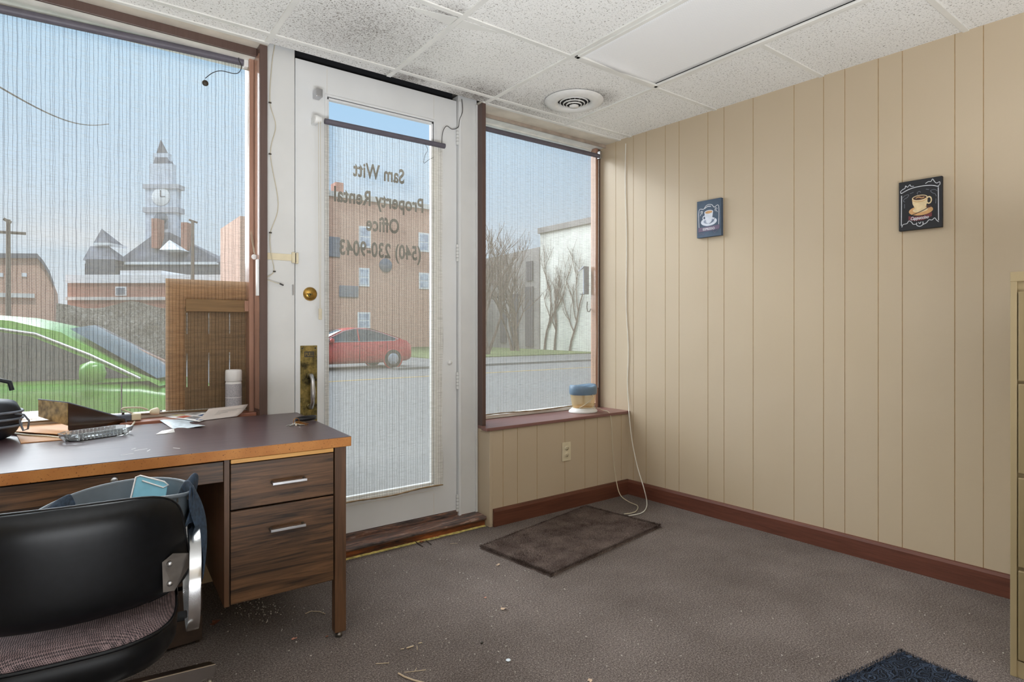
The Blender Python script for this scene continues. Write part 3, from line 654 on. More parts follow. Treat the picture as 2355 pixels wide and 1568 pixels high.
B(.112, .136, -.040, -.028, at(575, 716, 3.02).z-.775, at(575, 692, 3.02).z-.775).build('rail_end', 'post_red', sl, bevel=.001)

# ================================================================== CABLES ON THE FRONT
def cable(name, label, pts, r, mat, sm=True, group=None, cat='cable', par=None):
    P = [Vector(p) for p in pts]
    if sm:
        out = []
        for i in range(len(P)-1):
            p0, p1, p2, p3 = P[max(i-1, 0)], P[i], P[i+1], P[min(i+2, len(P)-1)]
            for k in range(6):
                t = k/6; out.append(.5*((2*p1)+(p2-p0)*t+(2*p0-5*p1+4*p2-p3)*t*t+(3*p1-p0-3*p2+p3)*t**3))
        P = out+[P[-1]]
    o = MB().tube(P, r, 6).build(name, mat)
    if par is not None:
        bpy.context.view_layer.update(); o.parent = par; o.matrix_parent_inverse = par.matrix_world.inverted(); return o
    return tag(o, label, cat, group)
JY = 2.919
cable('alarm_wire', 'thin pale wire stapled down the white left door jamb, bare end hanging loose',
      [at(632, 103, JY), at(625, 150, JY), at(621, 235, JY), at(634, 290, JY), at(622, 355, JY), at(640, 470, JY), at(622, 535, JY), at(623, 580, JY-.01), at(630, 623, JY), at(613, 640, JY-.012), at(628, 648, JY-.012), at(648, 654, JY-.012)], .0018, 'cord_cream', cat='wire')
MB_t = [at(643, 652, JY-.012), at(652, 656, JY-.012)]
tag(MB().tube([MB_t[0], (MB_t[0]+MB_t[1])/2, MB_t[1]], .0035, 8).build('wire_connector', 'cord_dark'), 'tiny dark connector at the loose end of the jamb wire', 'connector')
for k, (px, py) in enumerate(((621, 236), (621, 354), (622, 535), (631, 624))):
    p = at(px, py, JY-.001); tag(MB().box(p.x-.006, p.x+.006, p.y-.003, p.y+.003, p.z-.003, p.z+.003).build('cable_staple', 'slot_dark', bevel=.001), ('small dark staple holding the jamb wire, %s' % ('highest of the four', 'second from the top', 'third from the top, above the latch', 'lowest, below the latch')[k]), 'staple', 'staples down the left jamb')
def dw(y): return lambda a, b: at(a, b, y)
g = dw(2.915)
cable('black_wire', 'thin black wire curling from the ceiling to the door blind roller end',
      [g(1062, 228), g(1064, 255), g(1057, 275), g(1054, 292), g(1040, 297), g(1027, 290), g(1018, 305), g(1016, 335)], .002, 'cord_dark', cat='wire')
g = dw(3.02)
cable('contact_wire', 'dark wire and round sensor dangling by the big blind at the top right',
      [g(575, 105), g(557, 118), g(549, 135), g(555, 152), g(550, 166), g(537, 169), g(510, 163), g(490, 167), g(472, 180)], .0018, 'cord_dark', cat='wire')
p = at(472, 191, 3.018); sd = MB().lathe([(0, -.008), (.012, -.006), (.014, 0), (.012, .006), (0, .008)], p, 'y', 16).build('door_sensor', 'slot_dark'); tag(sd, 'small round dark sensor disc in front of the big blind', 'sensor')
g = dw(2.872)
cable('loose_thread', 'thin dark thread hanging in front of the door blind near its right edge',
      [g(978, 330), g(983, 345), g(977, 358), g(975, 375), g(985, 368), g(997, 362)], .0012, 'cord_dark', cat='thread')
# cord down the panelled wall
def onw(px, py, off=.006):
    r = ray(px, py); n = nrw; p0 = pA+n*off; t = p0.dot(n)/Vector(r).dot(n); q = Vector(r)*t; return Vector((q.x, q.y, CAMH+q.z))
def onw2(px, py, off=.006):
    r = Vector(ray(px, py)); n = Vector((nrw.x, nrw.y, 0)); d = (pA+n*off).dot(n)/(r.x*n.x+r.y*n.y); return Vector((r.x*d, r.y*d, CAMH+r.z*d))
cable('hanging_cable', 'white cable hanging down the panelled wall into the corner and onto the carpet',
      [onw2(1439, 330), onw2(1438, 420), onw2(1441, 560), onw2(1440, 700), onw2(1445, 800), onw2(1443, 880), onw2(1446, 930, .012), onw2(1447, 955, .04), onw2(1453, 1010, .06), onw2(1465, 1070, .08), onw2(1480, 1120, .10)+Vector((0, 0, .0)), onz(1487, 1150, .02), onz(1486, 1168, .006), onz(1474, 1180, .005), onz(1445, 1186, .005)], .0032, 'cord_white', cat='cord')
# outlet
ot = empty('wall_outlet', (2.521, 2.799, .365), 0, 'cream duplex power outlet on the low panelled wall', 'outlet')
pl = B(-.036, .036, -.007, -.0005, -.06, .06).build('cover_plate', 'cream_plastic', ot, bevel=.002)
for s_ in (-1, 1):
    f = MB().lathe([(0, -.0095), (.0165, -.0095), (.0175, -.0065)], (0, 0, s_*.021), 'y', 20, sy=.85).build('socket', 'cream_plastic', ot)
    MB().box(-.008, -.0062, -.0102, -.009, s_*.021-.001, s_*.021+.008).box(.0062, .008, -.0102, -.009, s_*.021-.001, s_*.021+.008).lathe([(0, -.0102), (.0028, -.0102)], (0, 0, s_*.021-.007), 'y', 8).build('slots', 'slot_dark', f)

# humidifier on the sill
hu = empty('humidifier', (2.800, 2.935, .576), 0, 'humidifier with blue lid and clear amber water tank on the window sill', 'humidifier')
MB().lathe([(0, 0), (.104, 0), (.108, .004), (.104, .014), (.088, .026), (.080, .032), (0, .032)], seg=36, sy=.82).build('base', 'white_plastic', hu)
MB().lathe([(.078, .030), (.084, .05), (.090, .09), (.096, .125), (.097, .135)], seg=36, sy=.82).build('tank', 'tank_plastic', hu)
MB().lathe([(.066, .034), (.070, .038), (.0, .040)], seg=28, sy=.8).build('tank_floor', 'cup_tan', hu)
MB().lathe([(0, .035), (.010, .035), (.010, .13), (0, .13)], seg=14).build('riser_tube', 'white_plastic', hu)
def lid(u, v):
    a = 2*math.pi*u; r = [.098, .102, .103, .101, .094, .078, 0][int(round(v*6))]; h = [.122, .130, .16, .176, .184, .180, .170][int(round(v*6))]
    dip = .012*(math.cos(a)**2)*(1 if v > .4 else 0)
    return (r*math.cos(a), r*.82*math.sin(a), h+dip-.006*(v > .4))
MB().grid(lid, 40, 6).build('lid', 'blue_plastic', hu)
MB().tube([(.005, -.086, .125), (.004, -.092, .112), (-.02, -.088, .085), (-.06, -.066, .055), (-.078, -.045, .040), (-.02, -.078, .037), (.05, -.070, .034), (.09, -.035, .022)], .0028, 6).build('cord', 'cord_cream', hu)

cable('trailing_cord', 'beige cord running from the blue topped humidifier over the sill to the carpet',
      [(2.90, 2.90, .60), (2.93, 2.87, .583), at(1400, 948, 2.80), at(1406, 970, 2.775), at(1409, 1030, 2.77), at(1415, 1090, 2.76), onz(1425, 1135, .05), onz(1445, 1153, .006), onz(1466, 1163, .005), onz(1463, 1175, .005), onz(1450, 1180, .008), onz(1435, 1182, .005)], .003, 'cord_cream', cat='cord', par=hu)

# ================================================================== DESK
DK = empty('desk', (.838, 2.125, 0), R(-2.2), 'walnut laminate office desk with worn orange edge and two deep drawers', 'desk')
B(-1.52, 0, 0, .76, .709, .7435).build('desktop_core', 'edge_worn', DK, bevel=.002)
B(-1.519, -.001, .001, .759, .7435, .745).build('laminate_surface', 'laminate', DK)
for (x, y, a, l) in ((-.66, .16, .4, .02), (-.64, .13, 1.2, .014), (-.70, .10, .2, .018), (-.56, .12, 2.2, .015), (-.68, .19, .9, .01)):
    MB().box(-l, l, -.0012, .0012, 0, .0003, mat=Matrix.Translation((x, y, .745)) @ Matrix.Rotation(a, 4, 'Z')).build('scratch', 'paper', DK)
B(-.431, -.414, .012, .74, .214, .709).build('side_panel', 'walnut_up', DK, bevel=.001)
B(-.058, -.044, .012, .74, .214, .709).build('side_panel', 'walnut_up', DK, bevel=.001)
B(-.414, -.058, .028, .74, .225, .70).build('pedestal_body', 'black_void', DK)
B(-.411, -.066, .004, .03, .694, .708).build('pull_out_board', 'honey', DK, bevel=.001)
def handle(p, x0, x1, z):
    h = MB().box(x0, x1, -.024, -.015, z-.0045, z+.0045).build('handle', 'brushed_steel', p, bevel=.001)
    for xa in (x0, x1-.008): MB().box(xa, xa+.008, -.018, .012, z-.004, z+.004).build('handle_post', 'plate_steel', p, bevel=.001)
d1 = B(-.411, -.064, .010, .028, .537, .690).build('drawer', 'walnut', DK, bevel=.0015); handle(d1, -.284, -.168, .613)
d2 = B(-.411, -.064, .010, .028, .219, .531).build('drawer', 'walnut', DK, bevel=.0015); handle(d2, -.290, -.172, .452)
d3 = B(-1.08, -.433, .010, .5, .636, .704).build('centre_drawer', 'walnut', DK, bevel=.0015)
MB().lathe([(0, -.006), (.006, -.006), (.011, -.003), (.0115, .001)], (-.735, .010, .686), 'y', 20).box(-.7375, -.7325, .0032, .0045, .685, .687).build('lock', 'brushed_steel', d3)
for x, y in ((-.062, .006), (-.062, .72), (-1.50, .006), (-1.50, .72)):
    lg = B(x+.002, x+.044, y, y+.036, .022, .709).build('leg', 'walnut_up', DK, bevel=.0015)
    MB().lathe([(0, 0), (.013, 0), (.012, .012), (.007, .014), (.007, .024)], (x+.023, y+.018, 0), 'z', 14).build('foot', 'plate_steel', lg)
B(-1.46, -.07, .735, .75, .30, .709).build('modesty_panel', 'walnut', DK)
B(-1.46, -1.10, .012, .74, .52, .709).build('side_cabinet', 'walnut', DK)

# ================================================================== OFFICE CHAIR
ch = empty('office_chair', (0.0, 1.80, 0), R(-6), 'black vinyl swivel chair with tweed seat and chrome arms pulled to the desk', 'chair')
def superell(a, rx, ry, n=3.2):
    c, s_ = math.cos(a), math.sin(a)
    return rx*math.copysign(abs(c)**(2/n), c), ry*math.copysign(abs(s_)**(2/n), s_)
# seat: rounded cushion
sx, sy = .225, .235; SEG = 56
def seat_ring(scale, z, dz=0):
    return [(superell(2*math.pi*k/SEG, sx*scale, sy*scale)[0], superell(2*math.pi*k/SEG, sx*scale, sy*scale)[1], z) for k in range(SEG)]
def rings(mb, rs, mi=0, cap0=True, cap1=True):
    vs = sum(rs, []); n = len(rs[0])
    fs = [(i*n+k, i*n+(k+1) % n, (i+1)*n+(k+1) % n, (i+1)*n+k) for i in range(len(rs)-1) for k in range(n)]
    mb.add(vs, fs, mi, True)
    if cap0: mb.add(rs[0], [tuple(range(n))[::-1]], mi, True)
    if cap1: mb.add(rs[-1], [tuple(range(n))], mi, True)
    return mb
st = rings(MB(), [seat_ring(s_, z) for s_, z in ((.80, .350), (.93, .362), (.99, .385), (1.0, .41), (1.0, .432), (.985, .440))], cap1=False).build('seat', 'black_vinyl', ch)
rings(MB(), [seat_ring(s_, z) for s_, z in ((.985, .440), (.95, .452), (.88, .462), (.7, .470), (.4, .474), (.1, .475))], cap0=False).build('seat_fabric', 'tweed', st)
ring = [Vector(p)+Vector((0, 0, .003)) for p in seat_ring(.992, .438)]
MB().tube(ring+[ring[0], ring[1]], .0045, 6, cap=False).build('piping', 'black_vinyl', st)
# backrest: curved padded shell, concave towards the sitter
def back_surf(front):
    def fn(u, v):
        hw = .250; x0_ = (u*2-1); v = (1-math.cos(math.pi*v))/2; q = 2*v-1
        x0_ = math.sin(x0_*math.pi/2)
        w = max(0, 1-abs(q)**5.5)**(1/5.5)*(1-.13*max(0, v-.2)-.05*max(0, .3-v))
        x = x0_*hw*w
        zt = .492+.268*v - .012*(x/.25)**2*v
        y = -.180+.10*((x/.25)**2)*.9 - .03*(v-.3)
        th = .028*max(0, 1-abs(x0_)**7)*max(0, 1-abs(q)**7)+.003
        return (x, y+(th if front else -th), zt)
    return fn
mb = MB(); mb.grid(back_surf(False), 44, 22); mb.grid(back_surf(True), 44, 22, 0)
# close the rim
for (u0, v0, du, dv, n) in ((0, 0, 1, 0, 44), (0, 1, 1, 0, 44), (0, 0, 0, 1, 22), (1, 0, 0, 1, 22)):
    a = [back_surf(False)(u0+du*i/n, v0+dv*i/n) for i in range(n+1)]; b_ = [back_surf(True)(u0+du*i/n, v0+dv*i/n) for i in range(n+1)]
    mb.add(a+b_, [(i, i+1, n+1+i+1, n+1+i) for i in range(n)], 0, True)
bk = mb.build('backrest', 'black_vinyl', ch)
q = bk.modifiers.new('weld', 'WELD'); q.merge_threshold = .0005
pts = [Vector(back_surf(False)(i/40, 1)) for i in range(41)]
rimp = [(p+Vector((0, .006, .001))) for p in pts]
MB().tube([Vector(back_surf(True)(0, .06+.94*j/30))+Vector((-.001, 0, 0)) for j in range(31)]+[Vector(back_surf(True)(1, 1-.94*j/30))+Vector((.001, 0, 0)) for j in range(31)], .0035, 6).build('piping', 'black_vinyl', bk)
# chrome flat-bar arm loops and back brackets
for s_ in (-1, 1):
    X = s_*.258
    path = []
    for k in range(97):
        a = 2*math.pi*k/96; yy, zz_ = superell(a, .20, .125, 3.0)
        path.append((X+s_*.004*math.sin(a), .02+yy, .505+zz_))
    pc = Vector((X, .02, .505)); w_ = Vector((.013, 0, 0)); b_ = Vector((.0118, 0, 0)); rs = []
    for p in path[:-1]:
        p = Vector(p); ip = pc+(p-pc)*.965; mo = pc+(p-pc)*.998
        rs.append([tuple(v) for v in (p-b_, p+b_, mo+w_, ip+w_, ip-w_, mo-w_)])
    rs.append(rs[0]); m = rings(MB(), rs, cap0=False, cap1=False)
    ar = m.build('arm_loop', 'chrome', ch); q = ar.modifiers.new('weld', 'WELD'); q.merge_threshold = .0002; q = ar.modifiers.new('es', 'EDGE_SPLIT'); q.split_angle = R(40)
    for zc in (0,):
        b2 = MB().prism([(s_*.192, -.150, .520), (s_*.190, -.150, .592), (s_*.212, -.142, .606), (s_*.246, -.128, .596), (s_*.246, -.128, .56), (s_*.216, -.142, .516)], (0, -.003, 0)).build('bracket', 'plate_steel', ch)
        b2.location = (0, -.006, 0)
        for zz_ in (.537, .584): MB().lathe([(0, -.005), (.0045, -.004), (.0062, 0)], (s_*.206, -.152, zz_), 'y', 14).build('screw', 'brushed_steel', b2)
MB().box(-.248, .248, -.01, .03, .376, .388).build('cross_bar', 'black_vinyl', ch, bevel=.003)
MB().lathe([(.024, .235), (.030, .240), (.030, .335), (.05, .345), (.05, .352)], seg=24).build('column', 'chrome', ch)
MB().lathe([(0, .16), (.038, .16), (.042, .18), (.042, .235), (.030, .245), (0, .245)], seg=24).build('hub', 'chrome', ch)
for k in range(4):
    a = R(35)+k*R(90)
    mt = Matrix.Rotation(a, 4, 'Z')
    m = MB(); w_ = .016
    pr = [(.03, .240), (.03, .165), (.17, .128), (.395, .092), (.395, .128)]
    vs = [mt @ Vector((x, sgn*w_, z)) for sgn in (-1, 1) for x, z in pr]
    m.add(vs, [(0, 1, 2, 3, 4), (9, 8, 7, 6, 5)]+[(i, (i+1) % 5, (i+1) % 5+5, i+5) for i in range(5)])
    lg = m.build('base_leg', 'chrome', ch, bevel=.003)
    c = mt @ Vector((.385, 0, 0))
    cs = MB().lathe([(0, -.011), (.024, -.011), (.027, -.006), (.027, .006), (.024, .011), (0, .011)], (c.x, c.y+.014, .027), 'y', 20).lathe([(0, -.011), (.024, -.011), (.027, -.006), (.027, .006), (.024, .011), (0, .011)], (c.x, c.y-.014, .027), 'y', 20).build('caster', 'caster_white', ch)
    MB().lathe([(.014, .045), (.017, .055), (.012, .062), (.006, .064), (.006, .09)], (c.x, c.y, 0), 'z', 16).build('caster_stem', 'chrome', cs)
    for sgn in (1,): pass
ch.location.y = 1.80

# grey plastic tub on the seat, with denim and a folded mask
tb = empty('plastic_tub', (.085, 1.835, .484), R(-8), 'grey moulded plastic tub standing on the seat behind the backrest', 'tub')
def tubf(off):
    def fn(u, v):
        a = 2*math.pi*u; x, y = superell(a, .178-off, .12-off, 2.6)
        fl = .82+.18*v; tilt = .02*(x/.2)-.035*(x/.2)**2
        return (x*fl, y*fl, .003+(.235+tilt)*v)
    return fn
mb = MB(); mb.grid(tubf(0), 56, 8); mb.grid(tubf(.006), 56, 8)
mb.add([tubf(0)(k/56, 0) for k in range(56)], [tuple(range(56))])
mb.build('body', 'grey_plastic', tb)
MB().tube([Vector(tubf(-.002)(k/56, 1)) for k in range(58)], .0055, 8, cap=False).build('rim', 'grey_plastic', tb)
mb = MB()
for k in range(29, 56, 3):
    p = Vector(tubf(-.001)(k/56, .955)); MB().box(p.x-.0015, p.x+.0015, p.y-.004, p.y+.002, p.z-.006, p.z+.006).build('notch', 'slot_dark', tb)
def cloth(name, label, pts_fn, mat, cat, nu=24, nv=24, th=.004):
    o = MB().grid(pts_fn, nu, nv).build(name, mat, solid=th, subsurf=1); return tag(o, label, cat)
Tm = Matrix.Translation(tb.location) @ Matrix.Rotation(R(-8), 4, 'Z')
def dn_r(u, v):       # draped over the right rim
    s_ = v*2-1
    x = .168+.018*math.sin(u*7)*.6 + (.028*max(0, v-.45) if v > .45 else -.05*(.45-v))+.012*math.sin(v*9+u*5)
    y = -.085+.17*u+.012*math.sin(v*11)
    z = .250-(abs(v-.35)**1.3)*.42+.010*math.sin(u*14+v*6)
    return Tm @ Vector((x+.014, y, z))
cloth('denim_jacket', 'dark blue denim cloth draped over the right rim of the grey tub', dn_r, 'denim', 'jacket')
def dn_l(u, v):
    x = -.185+.11*u-.035*v; y = -.085+.10*v*(1-u*.4)+.01*math.sin(u*9)
    z = .205-.16*(1-u)*(v-.3)**2-.02*v+.022*math.sin(u*6+v*4)+.018*u
    return Tm @ Vector((x, y+.06, z-.10*(1-u)*(1-v)+.012))
cloth('denim_cloth', 'rumpled blue denim cloth over the left rim of the grey tub', dn_l, 'denim', 'cloth')
fm = empty('face_mask', tuple(Tm @ Vector((.075, .05, .185))), R(-14), 'folded pale blue face mask sticking up out of the grey tub', 'mask')
MB().prism([(-.052, 0, -.04), (.035, 0, -.04), (.046, 0, .050), (.036, 0, .058), (-.018, 0, .080), (-.028, 0, .078)], (0, .004, 0)).build('panel', 'mask_blue', fm, bevel=.002)
MB().tube([(-.053, -.001, -.04), (-.028, -.001, .079), (-.018, -.001, .082), (.038, -.001, .060), (.048, -.001, .050), (.036, -.001, .044), (-.014, -.001, .068)], .0022, 6).build('edge_binding', 'paper', fm)

# things in the knee hole
cb = empty('carton', (.40, 2.52, 0), R(4), 'small brown carton on top of the wooden blocks under the desk', 'carton')
cb.location = (.27, 2.50, .33); MB().box(-.08, .08, -.07, .07, 0, .09).build('box', 'carton', cb, bevel=.004)
MB().box(-.081, .081, -.012, .012, .0902, .0908).build('tape', 'carton', cb)
wb = empty('wood_crate', (.28, 2.50, 0), R(2), 'dark wooden crate in the knee hole under the desk', 'crate')
for k in range(3):
    za, zb_ = .012+k*.105, .10+k*.105
    for q_ in ((-.10, .10, -.10, -.088), (-.10, .10, .088, .10), (.088, .10, -.088, .088), (-.10, -.088, -.088, .088)):
        MB().box(*q_, za, zb_).build('slat', 'block_wood', wb, bevel=.002)
for px_ in (-.092, .080):
    for py_ in (-.088, .076): MB().box(px_, px_+.012, py_, py_+.012, 0, .318).build('corner_post', 'block_wood', wb)
MB().box(-.10, .10, -.1, .1, .318, .33).build('lid', 'block_wood', wb, bevel=.002)

# ================================================================== THINGS ON THE DESK
DZ = .745
def flat(name, label, cat, pix, z, mats, th=.0008, lift=None, group=None, extra=None):
    pts = [onz(px, py, z+(lift[i] if lift else 0)) for i, (px, py) in enumerate(pix)]
    m = MB().prism(pts, (0, 0, th)); o = m.build(name, mats); tag(o, label, cat, group); return o
flat('manila_folder', 'manila folder lying lowest under the orange envelope on the desk', 'folder', [(30, 985), (48, 1020), (146, 1012), (190, 985), (120, 965)], DZ+.0005, 'manila_dark', .003)
flat('manila_envelope', 'large orange manila envelope lying on the desk beside the glossy portfolio', 'envelope', [(8, 986), (20, 992), (134, 999), (157, 992), (175, 962), (36, 962)], DZ+.012, 'manila', .002)
flat('white_envelope', 'stack of white paper at the back of the desk behind the orange envelope', 'paper', [(20, 950), (22, 966), (150, 962), (165, 952), (90, 946)], DZ+.022, 'paper', .003)
# portfolio
P1, P2, P3 = Vector((-.105, 2.985, 0)), Vector((-.011, 2.832, 0)), Vector((.175, 2.965, 0))
pf = empty('portfolio', tuple(P2+Vector((0, 0, DZ))), 0, 'glossy dark brown folded portfolio standing tented on the desk', 'portfolio')
o_ = Vector(pf.location)
MB().poly([P2+Vector((0, 0, DZ+.002))-o_, P3+Vector((0, 0, DZ+.002))-o_, P3+Vector((.004, .0, DZ+.022))-o_, P2+Vector((0, 0, .862))-o_]).build('front_cover', 'portfolio', pf, solid=.004, bevel=.001)
MB().poly([P1+Vector((0, 0, .800))-o_, P2+Vector((-.001, 0, DZ+.030))-o_, P2+Vector((-.001, 0, .862))-o_, P1+Vector((0, 0, .868))-o_]).build('back_cover', 'portfolio_reflect', pf, solid=.003, bevel=.001)
MB().tube([P1+Vector((0, 0, .868))-o_, P2+Vector((0, 0, .863))-o_, P3+Vector((.004, 0, DZ+.024))-o_, P3+Vector((.01, 0, DZ+.008))-o_], .0028, 6).build('edge_trim', 'strap_grey', pf)
# ashtray: elongated octagonal cut glass boat
at_ = empty('glass_ashtray', (.075, 2.665, DZ), R(22), 'long clear cut glass ashtray on the desk in front of the portfolio', 'ashtray')
def oct_(l, w, z, c=.45): return [(x, y, z) for x, y in ((l, w*c), (l*.72, w), (-l*.72, w), (-l, w*c), (-l, -w*c), (-l*.72, -w), (l*.72, -w), (l, -w*c))]
rr = [oct_(.095, .038, .0), oct_(.110, .048, .012), oct_(.116, .053, .030), oct_(.110, .047, .030), oct_(.098, .038, .014), oct_(.088, .032, .008)]
m = MB(); rings(m, rr); m.sm = [False]*len(m.sm)
m.build('bowl', 'ashtray_glass', at_, bevel=.0012)
mb = MB()
for i in range(14):
    x = -.08+.0125*i
    for y in (-.052, .046): MB().box(x, x+.003, y, y+.006, .006, .026).build('rib', 'ashtray_glass', at_, bevel=.0006)
# power strip and its cord
ps = empty('power_strip', (.155, 3.0, .752), R(-3), 'grey and cream power strip lying on the sill behind the portfolio', 'power strip')
MB().box(-.12, .05, -.022, .022, .004, .030).build('body', 'strap_grey', ps, bevel=.004)
MB().box(.05, .085, -.022, .022, .004, .032).build('end_cap', 'cream_plastic', ps, bevel=.004)
for k in range(3): MB().box(-.085+k*.05, -.075+k*.05, -.012, .0, .030, .040).build('plug_stub', 'block_wood', ps, bevel=.001)
g = dw(3.0)
cable('flex', 'cream power strip cord looping to its plug on the window sill', [(.235, 3.0, .772), g(280, 940)*1.0, g(320, 937), g(340, 942)], .0042, 'cord_cream', par=ps)
pg = empty('power_plug', tuple(g(355, 946)), R(20), 'cream three pronged plug lying on the sill under the big blind', 'plug')
MB().lathe([(0, -.018), (.010, -.016), (.015, 0), (.017, .012), (.014, .016), (0, .017)], (0, 0, .0), 'x', 14).build('body', 'cream_plastic', pg)
MB().box(.014, .030, -.006, -.004, -.003, .003).box(.014, .030, .004, .006, -.003, .003).build('prongs', 'brushed_steel', pg)
cable('extension_cord', 'cream cord crossing the desk from behind the portfolio around the ashtray',
      [onz(250, 953, DZ+.02), onz(285, 952, DZ+.005), onz(305, 956, DZ+.005), onz(310, 968, DZ+.005), onz(300, 982, DZ+.005), onz(292, 988, DZ+.005)], .0042, 'cord_cream', cat='cord')
cable('extension_cord', 'cream cord showing below the orange envelope left of the ashtray', [onz(20, 994, DZ+.008), onz(60, 1000, DZ+.006), onz(110, 1003, DZ+.006), onz(150, 1008, DZ+.005)], .004, 'cord_cream', cat='cord')
# papers
fl = empty('printed_flyer', tuple(onz(430, 955, DZ+.002)), 0, 'folded white flyer with coloured boxes lying at the back of the desk', 'flyer'); o_ = Vector(fl.location)
A_, B_, C_, D_ = onz(365, 959, DZ+.004), onz(458, 970, DZ+.002), at(512, 951, 2.985), at(438, 950, 2.985)
MB().grid(lambda u, v: (A_*(1-u)+B_*u)*(1-v)+(D_*(1-u)+C_*u)*v-o_+Vector((0, 0, .004*math.sin(u*3))), 8, 8).build('sheet', 'paper', fl, solid=.0008)
for (u0, u1, v0, v1, mm) in ((.05, .25, .35, .6, 'ink_yellow'), (.35, .55, .1, .4, 'ink_red'), (.6, .8, .15, .4, 'ink_grey'), (.62, .82, .5, .75, 'ink_blue'), (.84, .97, .1, .35, 'ink_blue'), (.3, .5, .6, .8, 'ink_grey')):
    f = lambda u, v: (A_*(1-u)+B_*u)*(1-v)+(D_*(1-u)+C_*u)*v-o_+Vector((0, 0, .0042*math.sin(u*3)+.0012))
    MB().poly([f(u0, v0), f(u1, v0), f(u1, v1), f(u0, v1)]).build('colour_box', mm, fl)
A2, B2, C2, D2 = onz(362, 963, DZ+.006), onz(396, 985, DZ+.001), onz(472, 981, DZ+.004), onz(440, 965, DZ+.003)
nw = MB().grid(lambda u, v: (A2*(1-u)+B2*u)*(1-v)+(D2*(1-u)+C2*u)*v+Vector((0, 0, .005*math.sin(u*4)*math.sin(v*5))), 10, 10).build('leaflet', 'leaflet_blue', solid=.0006); tag(nw, 'pale blue crumpled leaflet below the flyer on the desk', 'leaflet')
ev = empty('open_envelope', tuple(onz(500, 965, DZ)), 0, 'white printed envelope propped open on the desk near the spray can', 'envelope'); o_ = Vector(ev.location)
E1, E2, E3, E4 = onz(447, 969, DZ+.002), onz(545, 957, DZ+.002), at(571, 928, 2.90), at(472, 942, 2.90)
E3, E4 = at(571, 929, E2.y+.05), at(480, 940, E1.y+.06)
fe = lambda u, v: (E1*(1-u)+E2*u)*(1-v)+(E4*(1-u)+E3*u)*v-o_
MB().grid(lambda u, v: fe(u, v)+Vector((0, 0, -.006*math.sin(v*3.1))), 8, 8).build('flap', 'paper_warm', ev, solid=.0008)
MB().prism([E1-o_, E2-o_, E2+Vector((.005, .02, 0))-o_, E1+Vector((.01, .03, 0))-o_], (0, 0, .001)).build('body', 'paper', ev)
mb = MB()
for k, (a, b) in enumerate(((.3, .95), (.3, .8), (.3, .6), (.3, .45))):
    v = .75-k*.09; mb.poly([fe(a, v)+Vector((0, -.0012, .0008-.006*math.sin(v*3.1))), fe(b, v)+Vector((0, -.0012, .0008-.006*math.sin(v*3.1))), fe(b, v+.022)+Vector((0, -.0012, .0008-.006*math.sin(v*3.1))), fe(a, v+.022)+Vector((0, -.0012, .0008-.006*math.sin(v*3.1)))])
mb.build('print_lines', 'ink_grey', ev)
q1 = [onz(358, 999, DZ+.001), onz(380, 997, DZ+.001), onz(402, 994, DZ+.001), onz(400, 986, DZ+.012), onz(385, 989, DZ+.008), onz(372, 991, DZ+.006)]
tag(MB().prism(q1, (0, 0, .001)).build('paper_scrap', 'paper'), 'small torn white paper scrap on the desk near the leaflet', 'paper')
# keys
ky = empty('key_ring', tuple(onz(682, 976, DZ)), 0, 'bunch of silver and gold keys with a black strap fob on the desk', 'keys')
def key(mt, mat, L=.052):
    m = MB(); pr = [(0, -.009), (.006, -.012), (.016, -.011), (.020, -.004), (L*.6, -.004), (L*.64, -.0055), (L*.7, -.003), (L*.78, -.006), (L*.86, -.003), (L, -.001), (L, .003), (.020, .004), (.016, .011), (.006, .012), (0, .009)]
    vs = [mt @ Vector((x, y, 0)) for x, y in pr]; m.prism(vs, mt.to_3x3() @ Vector((0, 0, .0022))); m.build('key', mat, ky)
for a, mat, z, tilt in ((200, 'key_silver', .002, 2), (222, 'key_silver', .005, 4), (250, 'key_silver', .003, 3), (290, 'key_silver', .004, 2), (318, 'key_gold', .012, 10), (305, 'key_gold', .010, 12), (270, 'key_silver', .007, 5)):
    key(Matrix.Translation((0, 0, z)) @ Matrix.Rotation(R(a), 4, 'Z') @ Matrix.Rotation(R(tilt), 4, 'Y'), mat)
MB().tube([(.012*math.cos(R(t)), .004, .014+.012*math.sin(R(t))) for t in range(0, 361, 24)], .0013, 6).build('split_ring', 'key_gold', ky)
def strap(u, v):
    a = u*2*math.pi; L = .048; x = .055+L*math.cos(a); y = .05+.028*math.sin(a)+.6*(x-.055)*.5; z = .006+.014*(v)+.002
    return (x, y, z)
MB().grid(strap, 30, 2).build('strap', 'strap_black', ky, solid=.0016)
# bag at the left end of the desk
bg = empty('black_bag', (-.30, 2.83, DZ), R(10), 'black zipped bag with grey bands at the left end of the desk', 'bag')
def bagf(u, v):
    a = 2*math.pi*u; x, y = superell(a, .150, .095, 2.6); k = [.62, .80, .93, 1.0, 1.02, 1.0, .94, .80, .5, 0][int(round(v*9))]; z = [0, .004, .03, .06, .09, .112, .13, .142, .148, .148][int(round(v*9))]
    k += .025*math.sin(a*7+v*9)*(0 < v < .9)
    return (x*k, y*k, z)
MB().grid(bagf, 48, 9).build('body', 'bag_black', bg, subsurf=1)
mb = MB()
for z, k in ((.05, 1.005), (.075, 1.03), (.10, 1.03)):
    mb.tube([Vector((superell(2*math.pi*i/40, .150, .095, 2.6)[0]*k, superell(2*math.pi*i/40, .150, .095, 2.6)[1]*k, z)) for i in range(41)], .005, 6, cap=False)
mb.build('piping_bands', 'bag_grey', bg)
MB().tube([(.12, -.06, .095), (.150, -.075, .09), (.165, -.072, .065), (.162, -.068, .035), (.150, -.062, .03), (.142, -.06, .055), (.138, -.06, .08)], .0035, 6).build('loop', 'bag_grey', bg)
